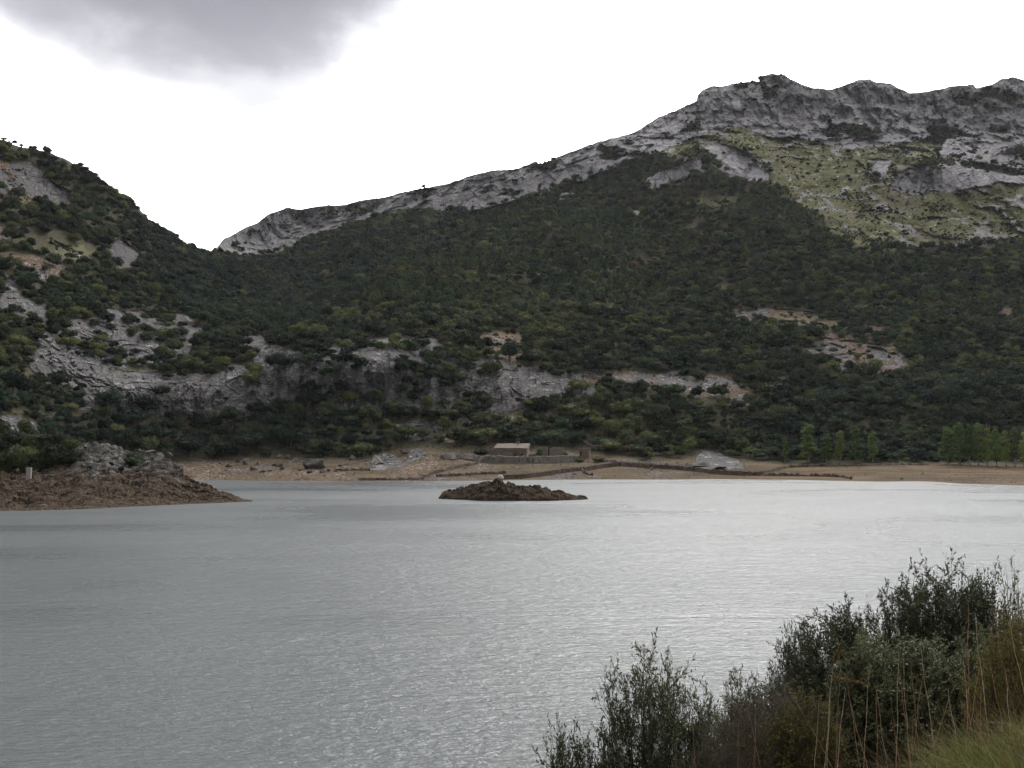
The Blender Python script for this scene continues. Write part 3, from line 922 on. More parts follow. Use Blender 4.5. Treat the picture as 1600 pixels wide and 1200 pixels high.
# ------------------------------------------------------------------ trees and scrub
def leaf_quads(P, N, size, rg, align=0.5, aspect=0.8):
    """Small leaf-clump faces at points P, roughly facing N."""
    n = len(P)
    D = rg.normal(size=(n, 3)); D /= np.linalg.norm(D, axis=1)[:, None]
    Nn = N * align + D * (1 - align)
    Nn /= np.linalg.norm(Nn, axis=1)[:, None] + 1e-9
    R = rg.normal(size=(n, 3))
    A = np.cross(Nn, R); A /= np.linalg.norm(A, axis=1)[:, None] + 1e-9
    B = np.cross(Nn, A)
    s = size * rg.uniform(0.6, 1.35, n)[:, None]
    V = np.stack([P - A * s * 0.5, P + B * s * 0.5 * aspect + Nn * s * 0.12, P + A * s * 0.5, P - B * s * 0.5 * aspect + Nn * s * 0.12], 1).reshape(-1, 3)
    return V, np.arange(n * 4).reshape(-1, 4)


def lumpy_crown(name, mat, seed, width=7.0, height=5.0, lift=0.9, lumps=15, quads_n=1500, size=0.42, taper=0.0, core=0.72):
    rg = np.random.default_rng(seed)
    cs, rs = [], []
    for k in range(lumps):
        a = rg.uniform(0, 2 * math.pi)
        h = rg.uniform(0, 1)
        rr = math.sqrt(rg.uniform(0, 1)) * (1 - taper * h)
        env = math.sqrt(max(0.08, 1 - (h * 1.05 - 0.35) ** 2 * 1.6))
        r = width * rg.uniform(0.13, 0.24) * (1 - 0.45 * taper * h)
        cs.append((math.cos(a) * rr * (width * 0.5 - r * 0.8) * env, math.sin(a) * rr * (width * 0.5 - r * 0.8) * env, lift + r * 0.75 + h * (height - lift - 1.75 * r)))
        rs.append(r)
    cs, rs = np.array(cs), np.array(rs)
    wts = rs ** 2 / (rs ** 2).sum()
    idx = rg.choice(lumps, quads_n, p=wts)
    D = rg.normal(size=(quads_n, 3)); D[:, 2] = np.abs(D[:, 2]) * 0.95 - 0.35
    D /= np.linalg.norm(D, axis=1)[:, None]
    rad = rs[idx] * rg.uniform(0.72, 1.12, quads_n) ** 1.0
    P = cs[idx] + D * rad[:, None] * np.array([1.05, 1.05, 0.86])
    # drop faces buried in another lump
    keep = np.ones(quads_n, bool)
    for c, r in zip(cs, rs):
        keep &= np.linalg.norm((P - c) / np.array([1.05, 1.05, 0.86]), axis=1) > r * 0.68
    P, D = P[keep], D[keep]
    V, Q = leaf_quads(P, D, size, rg, 0.55)
    # dense inner foliage
    bm = bmesh.new()
    for c, r in zip(cs, rs):
        bmesh.ops.create_icosphere(bm, subdivisions=1, radius=r * core, matrix=Matrix.Translation(Vector(c)) @ Matrix.Diagonal((1.05, 1.05, 0.85, 1)))
    cv = np.array([v.co for v in bm.verts]); cf = np.array([[v.index for v in f.verts] for f in bm.faces])
    bm.free()
    cv = cv + rg.normal(size=cv.shape) * 0.12
    return np_mesh(name, np.concatenate([V, cv]), [Q, cf + len(V)], mat)


def trunk_mesh(name, mat, seed, height=2.6, r=0.2, limbs=4, spread=1.6, lean=0.25):
    rg = np.random.default_rng(seed)
    paths = []
    top_ = np.array([rg.normal() * lean, rg.normal() * lean, height * 0.55])
    P = np.array([[0, 0, -0.6], [0.02, 0, 0.1], top_ * 0.5 + [0.08, -0.05, 0], top_])
    paths.append((P, [r * 1.5, r * 1.2, r, r * 0.85]))
    for k in range(limbs):
        a = k * 2 * math.pi / limbs + rg.uniform(-0.4, 0.4)
        e = top_ + np.array([math.cos(a) * spread, math.sin(a) * spread, height * rg.uniform(0.45, 0.9)])
        m = (top_ + e) / 2 + np.array([0, 0, -0.15])
        paths.append((np.array([top_ - [0, 0, 0.1], m, e]), [r * 0.7, r * 0.45, r * 0.18]))
    V, Q = tubes(paths, 6)
    return np_mesh(name, V, Q, mat)


OAK = [lumpy_crown('oak_crown', mat_oak, 100 + i, width=rng.uniform(6.4, 7.8), height=rng.uniform(4.6, 6.2), lumps=int(rng.integers(13, 20))) for i in range(6)]
OAKT = [trunk_mesh('oak_trunk', mat_bark, 200 + i, 3.0, 0.22) for i in range(3)]
PINE = [lumpy_crown('pine_crown', mat_pine, 300 + i, width=5.4, height=8.4, lift=2.2, lumps=17, size=0.38, taper=0.55) for i in range(2)]
SCRUB = [lumpy_crown('scrub_crown', mat_oak, 400 + i, width=7.0, height=3.6, lift=-0.4, lumps=11, quads_n=900, size=0.55) for i in range(2)]
RUSSET = lumpy_crown('russet_crown', mat_russet, 500, width=6.5, height=4.6, lumps=13, quads_n=1100)
POP = [lumpy_crown('poplar_crown', mat_poplar, 600 + i, width=4.6, height=14.0, lift=1.6, lumps=34, quads_n=2300, size=0.5, taper=0.5, core=0.6) for i in range(3)]
POPY = lumpy_crown('poplar_crown', mat_poplar_yellow, 640, width=4.0, height=11.0, lift=1.4, lumps=26, quads_n=1700, size=0.46, taper=0.45, core=0.55)


def poplar_trunk():
    paths = [(np.array([[0, 0, -0.6], [0.05, 0, 3], [-0.05, 0.05, 7], [0.0, 0, 12.5]]), [0.24, 0.19, 0.13, 0.04])]
    rg = np.random.default_rng(9)
    for k in range(12):
        h = 1.8 + k * 0.8; a = k * 2.4
        paths.append((np.array([[0, 0, h], [math.cos(a) * 0.7, math.sin(a) * 0.7, h + 0.9], [math.cos(a) * 1.1, math.sin(a) * 1.1, h + 2.0]]), [0.07, 0.05, 0.02]))
    V, Q = tubes(paths, 6)
    return np_mesh('poplar_trunk', V, Q, mat_palebark)
POPT = poplar_trunk()


def grow(name, loc, s, crown, trunk, rz, label, cat, group, sz=None):
    """One tree: a root with its trunk and crown."""
    r = empty(name, loc, rz)
    r.scale = (s, s, sz or s)
    if trunk: link('trunk', trunk, r)
    link('crown', crown, r)
    return tag(r, label, cat, group)


def recolour(me, mat):
    c = me.copy()
    c.materials.clear()
    c.materials.append(mat)
    return c
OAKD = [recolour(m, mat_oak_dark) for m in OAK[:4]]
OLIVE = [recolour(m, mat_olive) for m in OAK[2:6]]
DEEP = [[(200, 290), (335, 392), (480, 384), (700, 345), (770, 372), (650, 420), (570, 468), (490, 522), (330, 560), (280, 480), (230, 420)],  # darker oaks here; the valley fold's shade is put into their leaf colour
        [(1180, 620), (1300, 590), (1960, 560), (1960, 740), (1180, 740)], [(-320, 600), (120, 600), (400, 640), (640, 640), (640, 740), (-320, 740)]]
BRIGHT = [[(490, 522), (650, 420), (830, 335), (1000, 285), (1130, 316), (1010, 430), (940, 500), (800, 520), (620, 528)], [(640, 660), (960, 640), (1080, 650), (1000, 720), (640, 720)]]  # olive maquis; the spur's lighter side of the fold is put into leaf colour
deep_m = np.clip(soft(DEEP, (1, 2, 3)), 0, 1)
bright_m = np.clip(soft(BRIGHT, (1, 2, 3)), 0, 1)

# --- where things grow: chance of growth for every cell of the land grid
forest = np.ones(PX.shape)
forest *= 1 - 0.985 * np.clip(rock * 1.3, 0, 1)
forest *= 1 - 0.97 * np.clip((grass_soft - 0.30 + 1.1 * np.clip(fbm(X0 / 30, Y0 / 30, Z0 / 26, 4), -0.4, 0.5)) * 5, 0, 1)
forest *= 1 - 0.90 * np.clip(soil * 1.2, 0, 1)
leftzone = in_poly(PX, PY, [(-320, 150), (0, 215), (90, 235), (240, 345), (230, 430), (120, 450), (0, 440), (-320, 440)])
forest *= np.where(leftzone, 0.22 + 0.78 * np.clip(fbm(X0 / 24, Y0 / 24, Z0 / 24, 3) * 3.5 + 0.12, 0, 1), 1)
forest *= np.clip((tl - 1 - PY + wy * 0.25) / 2.5, 0, 1)
# nothing tall stands right in front of the open rock and soil
row_px = ((bot - top) / (NR - 1))[None, :]
tall = 0.5 * 5.0 * F / DY
openg = np.maximum(rock, 0.8 * soil)
shade_ = np.zeros(PX.shape)
for k in (1, 2, 3, 4, 6, 8, 10):
    up = np.concatenate([openg[k:], np.repeat(openg[-1:], k, 0)])
    shade_ = np.maximum(shade_, up * (k * row_px < tall))
forest *= 1 - 0.82 * np.clip(shade_ * 1.2, 0, 1) * ((PY < 650) | (PX > 640))
# bushes lodged in the cliff joints
cl_sh = np.clip((fbm(X0 / 15 + 5, Y0 / 15, Z0 / 26, 3) - 0.12 + 0.10 * cliffy) * 6, 0, 1)
forest = np.maximum(forest, rock * cl_sh * 0.75 * ((PX > 380) & (PX < 960) & (PY > 540) & (PY < 660)))
forest = np.maximum(forest, rock * cl_sh * 0.3 * ((PX < 340) & (PY > 420) & (PY < 660)))
clump = np.clip((fbm(X0 / 38, Y0 / 38, Z0 / 30, 3) - 0.2) * 4, 0, 1) * grass * (PY > 290)
forest = np.maximum(forest, clump * 0.6)
# crest rock carries only scattered bushes
forest *= np.where(PY < top[None, :] + 4, 0.5, 1)
HOUSE_CLEAR = [(760, 697), (850, 698), (930, 700), (930, 722), (760, 722)]
forest *= ~in_poly(PX, PY, HOUSE_CLEAR)
# pines on the upper right-hand wood
pinezone = in_poly(PX, PY, [(560, 470), (760, 330), (1000, 270), (1250, 330), (1600, 400), (1900, 420), (1900, 560), (1400, 500), (1000, 480), (800, 500)])

trees = []          # x, y, z, size factor, kind, px, py
cellsz = 9.0
grid = {}


def free(x, y, z, r):
    gx, gy, gz = int(x // cellsz), int(y // cellsz), int(z // cellsz)
    for a in (-1, 0, 1):
        for b in (-1, 0, 1):
            for c in (-1, 0, 1):
                for (x2, y2, z2, r2) in grid.get((gx + a, gy + b, gz + c), ()):
                    lim = 0.70 * (r + r2)
                    if (x - x2) ** 2 + (y - y2) ** 2 + (z - z2) ** 2 < lim * lim:
                        return False
    grid.setdefault((gx, gy, gz), []).append((x, y, z, r))
    return True


# cells weighted by ground area so that near and far woods are equally thick
area = np.zeros(PX.shape)
e1 = np.stack([np.diff(LX, axis=1), np.diff(LY, axis=1), np.diff(LZ, axis=1)], -1)[:-1]
e2 = np.stack([np.diff(LX, axis=0), np.diff(LY, axis=0), np.diff(LZ, axis=0)], -1)[:, :-1]
area[:-1, :-1] = np.minimum(np.linalg.norm(np.cross(e1, e2), axis=-1), 60)
wgt = (area * forest).ravel()
cum = np.cumsum(wgt); cum /= cum[-1]
N_TRY = 190000
pick = np.searchsorted(cum, rng.random(N_TRY))
pj, pi = np.unravel_index(pick, PX.shape)
ju, jv = rng.random(N_TRY), rng.random(N_TRY)
sizes = np.exp(rng.normal(-0.04, 0.36, N_TRY))
pinep = fbm(X0 / 75, Y0 / 75, Z0 / 75, 3)
stature = np.clip(1.0 + 0.9 * fbm(X0 / 45 + 30, Y0 / 45, Z0 / 45, 3), 0.55, 1.45)
picks = rng.random(N_TRY)
for k in range(N_TRY):
    j, i = min(pj[k], NR - 2), min(pi[k], NX - 2)
    u, v = ju[k], jv[k]
    def g(a):
        return (a[j, i] * (1 - u) + a[j, i + 1] * u) * (1 - v) + (a[j + 1, i] * (1 - u) + a[j + 1, i + 1] * u) * v
    x, y, z = g(LX), g(LY), g(LZ)
    px, py = GX[i] + 2 * u, PY[j, i]
    f = forest[j, i]
    bare = rock[j, i] + grass[j, i] + soil[j, i]
    s = sizes[k] * (0.95 if y < 520 else 1.02) * stature[j, i]
    if py < top[i] + 9: s *= 0.5
    kind = 'oak'
    if bare > 0.5:
        s *= (0.95 if y < 520 else 0.5) if grass[j, i] < 0.5 else 0.34
        kind = 'scrub' if picks[k] < 0.6 else 'oak'
    elif y > 540 and pinezone[j, i] and picks[k] < (0.75 if pinep[j, i] > 0.08 else 0.10):
        kind = 'pine'
    elif picks[k] > 0.965:
        s *= 0.75
        kind = 'russet' if picks[k] > 0.986 else 'scrub'
    if kind == 'oak':
        pv_ = picks[k] * 7.3 % 1
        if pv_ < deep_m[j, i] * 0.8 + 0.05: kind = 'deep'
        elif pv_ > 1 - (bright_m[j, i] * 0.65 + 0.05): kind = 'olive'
    s = min(max(s, 0.22), 1.6)
    if z < 0.8: continue
    if free(x, y, z, 3.1 * s):
        trees.append((x, y, z, s, kind, px, py))

# the nearest three hundred stand as trees of their own
def apparent(tr):
    return tr[3] / tr[1]
inview = [q_ for q_ in trees if -30 < q_[5] < 1630 and q_[4] in ('oak', 'deep', 'olive', 'pine') and q_[3] > 0.5 and not (q_[5] < 118 and q_[6] > 660)]
inview.sort(key=lambda q_: -apparent(q_) * (1.0 + 0.25 * (q_[6] > 640)))
NEAR = set(id(q_) for q_ in inview[:262])
ZONES = [
    (lambda x, y: x < 340 and y < 600, 'dark evergreen oak on the pale rock slabs of the left slope', 'oaks on the left slope'),
    (lambda x, y: x < 340, 'dark evergreen oak below the slabs behind the headland', 'oaks behind the headland'),
    (lambda x, y: x < 620 and y > 640, 'dark evergreen oak in the wood between the cove and the cliffs', 'oaks below the cliffs'),
    (lambda x, y: x < 760 and y > 640, 'dark evergreen oak on the stony slope left of the stone house', 'oaks left of the stone house'),
    (lambda x, y: x < 960 and y > 640, 'dark evergreen oak on the rise behind the stone house and ruin', 'oaks behind the stone house'),
    (lambda x, y: x < 960 and y > 500, 'dark evergreen oak growing on or just above the grey cliff band', 'oaks along the cliff band'),
    (lambda x, y: x < 1220 and y > 625, 'dark evergreen oak low on the slope between the ruin and the poplars', 'oaks between the ruin and the poplars'),
    (lambda x, y: y > 625, 'dark evergreen oak in the wood standing behind the green poplars', 'oaks behind the poplars'),
    (lambda x, y: x > 960, 'dark evergreen oak higher up around the brown clearings on the right', 'oaks around the brown clearings'),
    (lambda x, y: True, 'dark evergreen oak in the wooded valley above the cliffs', 'oaks in the wooded valley'),
]
rest = []
for q_ in trees:
    if id(q_) in NEAR:
        zone = next(zn for zn in ZONES if zn[0](q_[5], q_[6]))
        m = int(rng.integers(0, 6))
        hue = {'deep': 'deep green', 'olive': 'light olive'}.get(q_[4], 'dark')
        big_ = 'big' if q_[3] > 1.15 else ('small' if q_[3] < 0.8 else 'middle sized')
        lab_ = zone[1].replace('dark evergreen', big_ + ' ' + hue)
        grp_ = big_ + ' ' + hue + ' ' + zone[2]
        ax = rng.uniform(0.9, 1.12)
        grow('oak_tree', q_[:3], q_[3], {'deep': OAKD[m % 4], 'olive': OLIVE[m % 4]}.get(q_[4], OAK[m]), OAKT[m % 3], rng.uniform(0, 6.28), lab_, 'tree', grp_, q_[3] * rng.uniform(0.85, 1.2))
    else:
        rest.append(q_)

# --- prototypes for the mass of the wood live outside the scene
PROTO = [('a_oak%d' % i, m) for i, m in enumerate(OAK)] + [('b_pine%d' % i, m) for i, m in enumerate(PINE)] + [('c_scrub%d' % i, m) for i, m in enumerate(SCRUB)] + [('d_russet', RUSSET)] + [('e_deep%d' % i, m) for i, m in enumerate(OAKD)] + [('f_olive%d' % i, m) for i, m in enumerate(OLIVE)]


def scatter(name, items, protos, label, cat):
    """One object standing for a mass: meshes set out at points by geometry nodes. items: (x, y, z, scale, rz, index)."""
    col_ = bpy.data.collections.new(name + '_kinds')
    for nm, me in protos:
        col_.objects.link(bpy.data.objects.new(nm, me))
    P = np.array([q_[:3] for q_ in items], np.float32)
    me = bpy.data.meshes.new(name)
    me.vertices.add(len(P))
    me.vertices.foreach_set('co', P.ravel())
    a = me.attributes.new('scl', 'FLOAT_VECTOR', 'POINT')
    a.data.foreach_set('vector', np.array([q_[3] for q_ in items], np.float32).ravel())
    a = me.attributes.new('rot', 'FLOAT_VECTOR', 'POINT')
    a.data.foreach_set('vector', np.array([q_[4] for q_ in items], np.float32).ravel())
    a = me.attributes.new('pick', 'INT', 'POINT')
    a.data.foreach_set('value', np.array([q_[5] for q_ in items], np.int32))
    o = link(name, me)
    ng = bpy.data.node_groups.new(name + '_nodes', 'GeometryNodeTree')
    ng.interface.new_socket('Geometry', in_out='INPUT', socket_type='NodeSocketGeometry')
    ng.interface.new_socket('Geometry', in_out='OUTPUT', socket_type='NodeSocketGeometry')
    N = ng.nodes.new
    gi, go = N('NodeGroupInput'), N('NodeGroupOutput')
    ci = N('GeometryNodeCollectionInfo')
    ci.inputs['Collection'].default_value = col_
    ci.inputs['Separate Children'].default_value = True
    ci.inputs['Reset Children'].default_value = True
    ip = N('GeometryNodeInstanceOnPoints')
    ip.inputs['Pick Instance'].default_value = True
    def attr(nm, ty):
        nd = N('GeometryNodeInputNamedAttribute')
        nd.data_type = ty
        nd.inputs['Name'].default_value = nm
        return nd.outputs['Attribute']
    er = N('FunctionNodeEulerToRotation')
    Lk = ng.links.new
    Lk(gi.outputs[0], ip.inputs['Points'])
    Lk(ci.outputs[0], ip.inputs['Instance'])
    Lk(attr('pick', 'INT'), ip.inputs['Instance Index'])
    Lk(attr('rot', 'FLOAT_VECTOR'), er.inputs[0])
    Lk(er.outputs[0], ip.inputs['Rotation'])
    Lk(attr('scl', 'FLOAT_VECTOR'), ip.inputs['Scale'])
    Lk(ip.outputs[0], go.inputs[0])
    md = o.modifiers.new('scatter', 'NODES')
    md.node_group = ng
    return tag(o, label, cat, kind='stuff')


items = []
for q_ in rest:
    s = q_[3]
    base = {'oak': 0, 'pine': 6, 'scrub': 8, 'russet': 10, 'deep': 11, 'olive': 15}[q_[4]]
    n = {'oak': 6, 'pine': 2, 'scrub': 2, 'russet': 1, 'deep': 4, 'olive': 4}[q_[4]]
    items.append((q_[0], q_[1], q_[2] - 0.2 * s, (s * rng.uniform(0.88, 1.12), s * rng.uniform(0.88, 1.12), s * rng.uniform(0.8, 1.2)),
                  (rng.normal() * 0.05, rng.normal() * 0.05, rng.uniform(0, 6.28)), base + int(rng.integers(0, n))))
# small low scrub and herbs filling bare ground
scr = []
wg2 = (area * np.clip(rock * np.where(DY > 700, 0.03, 0.12) + soil * 0.45 + grass * 0.3, 0, 1) * (PY < tl - 2)).ravel()
c2 = np.cumsum(wg2); c2 /= c2[-1]
pk = np.searchsorted(c2, rng.random(3000))
for f in pk:
    j, i = np.unravel_index(f, PX.shape)
    s = math.exp(rng.normal(-1.95, 0.38)) * (1.35 if LY[j, i] > 700 else 1)
    scr.append((LX[j, i], LY[j, i], LZ[j, i] - 0.05, (s, s, s * rng.uniform(0.7, 1.3)), (0, 0, rng.uniform(0, 6.28)), 6 if rng.random() < 0.02 else 8 + int(rng.integers(0, 2))))
scatter('woodland', items, PROTO, 'continuous dark evergreen woodland covering the mountain slopes', 'woodland')
scatter('scrub', scr, PROTO, 'small scattered bushes dotted over the bare rock and grass slopes', 'scrub')

# --- singled-out trees
for (px, py, d_, m, hgt_, lab) in [
    (8, 738, 9.0, 0, 1.0, 'dense dark tree massed at the left edge behind the headland rocks'),
    (30, 736, 8.5, 1, 1.15, 'dense dark tree standing directly behind the white stone post'),
    (58, 735, 8.6, 2, 1.05, 'dense dark tree just right of the white stone post'),
    (84, 732, 7.4, 3, 1.0, 'dense dark tree second from the right of the headland thicket'),
    (106, 729, 6.0, 4, 1.0, 'dense dark tree ending the headland thicket beside the pale boulders'),
    (-40, 738, 10, 5, 1.1, 'dense dark tree reaching in from beyond the left edge of the view')]:
    p = head(px, py, -1.6)
    grow('oak_tree', (p[0], p[1] + 1.5, p[2]), d_ / 6.0, OAK[m], OAKT[m % 3], m * 1.1, lab, 'tree', None, d_ / 6 * hgt_ * 1.15)
for (px, py, d_, m) in [(-12, 705, 9, 2), (22, 698, 9, 4), (52, 694, 8.4, 1), (82, 692, 8.0, 0), (112, 692, 6.0, 5), (62, 712, 8, 3), (96, 710, 7.5, 2), (20, 716, 8, 5)]:
    p = land(px, py)
    x, y, z = along(px, py + 6, 268.0)
    grow('oak_tree', (x, y, z - 2.0), d_ / 6.4, OAK[m], OAKT[m % 3], m * 0.9 + px, 'dark evergreen tree forming the back of the thicket on the headland', 'tree', 'back row of the headland thicket', d_ / 7 * 1.1)
p = head(207, 727, -0.2)
lone = grow('oak_tree', p, 0.88, OAK[3], trunk_mesh('lone_trunk', mat_bark, 77, 4.4, 0.24, 5, 1.7, 0.15), 0.4, 'lone umbrella shaped tree with a bare trunk on the headland boulders', 'tree', None, 0.70)
lone.children[1].location = (0, 0, 1.7)
p = head(172, 724, -0.2)
grow('oak_tree', p, 0.26, OAK[1], OAKT[0], 0.4, 'small round dark bush among the pale headland boulders', 'bush', None)
p = head(190, 737, -0.2)
grow('oak_tree', p, 0.25, OAK[5], OAKT[0], 0.9, 'small upright bush below the lone tree on the headland', 'bush', None, 0.33)
p = land(778, 570)
grow('oak_tree', p, 1.15, PINE[0], OAKT[0], 0.4, 'large round olive green tree alone on the brown ground above the cliff', 'tree', None, 0.85)
for (px, py, s, lab) in [(1034, 582, 1.05, 'wide rust brown bush on the upper edge of the brown clearing'), (1098, 588, 0.68, 'small round rust brown bush at the top of the brown clearing'),
                         (418, 532, 0.8, 'rust red bush beside a pale rock above the cliffs'), (230, 528, 0.7, 'rust red bush on the pale rock slabs at left'), (832, 536, 0.9, 'rust brown bush beside the bare patch above the cliff')]:
    grow('russet_bush', land(px, py), s, RUSSET, None, px, lab, 'bush', None)
# shrubs round the house
for (px, py, s, lab) in [(752, 713, 0.80, 'rounded green bush at the left end of the stone house'), (843, 716, 0.62, 'bright green bush at the right end of the stone house'),
                         (832, 716, 0.5, 'low green bush against the right end wall of the house'), (880, 713, 0.55, 'green bush in the opening of the ruined wall'),
                         (906, 722, 0.5, 'small dark tree at the right end of the grey retaining wall'), (935, 722, 0.7, 'dark tree just right of the small hut')]:
    grow('green_bush', land(px, py, -0.3), s, PINE[1] if 'bright' in lab else OAK[2], OAKT[1], px, lab, 'bush', None, s * 0.85)

# poplars at the right
POPS = [(1227, 722, 681, 0, 'small slender poplar standing apart at the left end of the row'), (1264, 723, 660, 0, 'tallest bright green poplar near the left end of the row'),
        (1292, 723, 676, 1, 'poplar just right of the tallest one'), (1313, 723, 672, 2, 'poplar in the middle of the left clump with a pointed crown'),
        (1338, 723, 664, 1, 'broad dark green poplar second from the right of the left clump'), (1364, 723, 671, 0, 'low poplar ending the left clump'),
        (1481, 725, 664, 0, 'broad poplar at the left end of the right hand stand'), (1500, 726, 658, 1, 'slim tall poplar beside the broad one'),
        (1515, 727, 662, 2, 'slim poplar with pale stems in the right hand stand'), (1529, 727, 657, 0, 'slim tall poplar in the middle of the right hand stand'),
        (1543, 728, 668, 3, 'yellowing poplar in the middle of the right hand stand'), (1557, 728, 664, 1, 'slim poplar right of the yellowing one'),
        (1572, 728, 672, 3, 'short yellow poplar near the right edge'), (1586, 729, 666, 2, 'slim green poplar between two yellow ones'), (1600, 729, 674, 3, 'yellow poplar cut by the right edge'),
        (1626, 729, 664, 1, None), (1650, 729, 668, 0, None)]
for n, (px, pb, pt_, m, lab) in enumerate(POPS):
    p = land(px, pb, -0.2)
    h_ = (pb - pt_) / F * p[1]
    cr = POPY if m == 3 else POP[m]
    full = 11.0 if m == 3 else 14.0
    wide = 1.35 if 'broad' in (lab or '') or 'tallest' in (lab or '') else (1.0 if px < 1400 else 0.85)
    g_ = grow('poplar_tree', p, 1.0, cr, POPT, n * 1.7, lab or 'poplar standing just outside the right edge', 'tree', 'poplars on the far shore')
    g_.scale = (h_ / full * wide * 1.15, h_ / full * wide * 1.15, h_ / full)
# low bushes between the headland boulders
for n, (px, py, s) in enumerate([(128, 722, 0.30), (140, 733, 0.26), (152, 724, 0.22), (163, 738, 0.2), (120, 716, 0.32), (212, 733, 0.22), (226, 722, 0.2), (254, 734, 0.2), (196, 712, 0.2), (240, 716, 0.22), (110, 742, 0.22), (80, 744, 0.2), (20, 747, 0.2)]):
    p = head(px, py, -0.1)
    grow('low_shrub', p, s, OAK[n % 6], None, n * 1.3, 'low green shrub growing among the headland boulders', 'shrub', 'low shrubs on the headland', s * 0.8)


# ------------------------------------------------------------------ boulders
def boulder(name, seed, mat, dims=(1, 1, 0.7), rough=0.1, sub=3, pts=16):
    rg = np.random.default_rng(seed)
    bm = bmesh.new()
    for k in range(pts):
        v = rg.normal(size=3); v /= np.linalg.norm(v)
        v *= rg.uniform(0.82, 1.08)
        bm.verts.new(Vector(v * np.array(dims) * 0.5))
    bmesh.ops.convex_hull(bm, input=bm.verts)
    loose = [v for v in bm.verts if not v.link_faces]
    bmesh.ops.delete(bm, geom=loose, context='VERTS')
    bmesh.ops.triangulate(bm, faces=bm.faces)
    bmesh.ops.subdivide_edges(bm, edges=bm.edges, cuts=sub, use_grid_fill=True)
    V = np.array([v.co for v in bm.verts])
    n = fbm(V[:, 0] * 2.4 + seed, V[:, 1] * 2.4, V[:, 2] * 2.4, 4)
    bm.normal_update()
    for v, q_ in zip(bm.verts, n):
        v.co += v.normal * float(q_) * rough
    return bm_mesh(name, bm, mat)


BLD = [boulder('boulder', 50 + i, mat_boulder, (1, rng.uniform(0.7, 1), rng.uniform(0.5, 0.8))) for i in range(5)]
BLDB = [boulder('boulder', 80 + i, mat_boulder_brown, (1, rng.uniform(0.7, 1), rng.uniform(0.45, 0.75))) for i in range(3)]


def put(me, p, wid_, label, group, hs=1.0, rz=None, name='boulder', cat='rock'):
    o = link(name, me, None, tuple(p))
    o.scale = (wid_, wid_, wid_ * hs)
    o.rotation_euler = (rng.normal() * 0.12, rng.normal() * 0.12, rng.uniform(0, 6.28) if rz is None else rz)
    return tag(o, label, cat, group)


p = land(493, 731)
big = boulder('big_boulder', 31, mat_boulder, (10.2, 5.5, 4.6), 0.5, 5, 22)
o = link('boulder', big, None, (p[0], p[1], p[2] + 1.2)); tag(o, 'largest flat topped grey boulder standing on the brown shore of the cove', 'rock')
SH = [(385, 724, 13), (396, 734, 12), (410, 737, 12), (358, 729, 9), (441, 734, 8), (436, 729, 10), (428, 727, 9), (404, 725, 7), (422, 736, 6), (449, 716, 9), (437, 714, 8), (460, 720, 9),
      (484, 739, 9), (502, 738, 12), (512, 736, 9), (470, 735, 6), (524, 737, 6), (550, 718, 12), (538, 712, 8), (372, 722, 7), (345, 724, 6), (352, 735, 5)]
for n, (px, py, wpx) in enumerate(SH):
    p = land(px, py)
    lab = {0: 'upright grey boulder at the back of the cove beach, leftmost of the big ones', 1: 'brown rounded boulder lower down the cove beach', 2: 'brown block lying nearest the water on the cove beach'}.get(n, 'small loose rock scattered on the brown beach of the cove')
    put(BLDB[n % 3] if n in (1, 2, 8, 12, 14) else BLD[n % 5], p + np.array([0, 0, 0.1]), wpx / F * p[1] * 1.45, lab, 'rocks on the cove beach', rng.uniform(1.0, 1.4))
# stone scatter around the outcrops, along the house terrace and the mid shore
for n in range(60):
    px = rng.choice([rng.uniform(560, 680), rng.uniform(640, 760), rng.uniform(940, 1180), rng.uniform(600, 900)])
    py = rng.uniform(curve(TREELINE, px) + 4, curve(TREELINE, px) + 26)
    if py > curve(SHORE, px) - 3: continue
    p = land(px, py)
    w_ = rng.uniform(2.0, 6.5) / F * p[1]
    side = 'left of' if px < 770 else ('below' if px < 910 else 'right of')
    put(BLD[n % 5] if rng.random() < 0.7 else BLDB[n % 3], p, w_, 'pale stone lying on the stony shore %s the house' % side, 'stones on the shore %s the house' % side, rng.uniform(0.7, 1.1))
for (px, py, wpx, hs, lab) in [(590, 724, 26, 1.0, 'pale cracked outcrop standing at the wood edge above the shore'), (633, 708, 16, 0.9, 'pale rock block between two dark trees left of the house'),
                               (967, 694, 34, 0.5, 'long pale ledge in the trees right of the small hut'), (1004, 700, 24, 0.4, 'low pale slab in the trees right of the long ledge'),
                               (1093, 728, 34, 0.45, 'pale rocky knoll on the shore among the dark walls'), (1123, 733, 30, 0.4, 'lower pale slab right of the rocky knoll'),
                               (372, 664, 20, 0.8, 'pale pointed boulder in the trees under the cliff corner'), (412, 688, 13, 1.0, 'pale upright block in the wood below the cliffs'), (437, 684, 10, 1.1, 'small pale block right of the upright one in the wood')]:
    p = land(px, py)
    put(BLD[len(lab) % 5], p + np.array([0, 0, 0.3]), wpx / F * p[1] * 1.1, lab, None, hs)
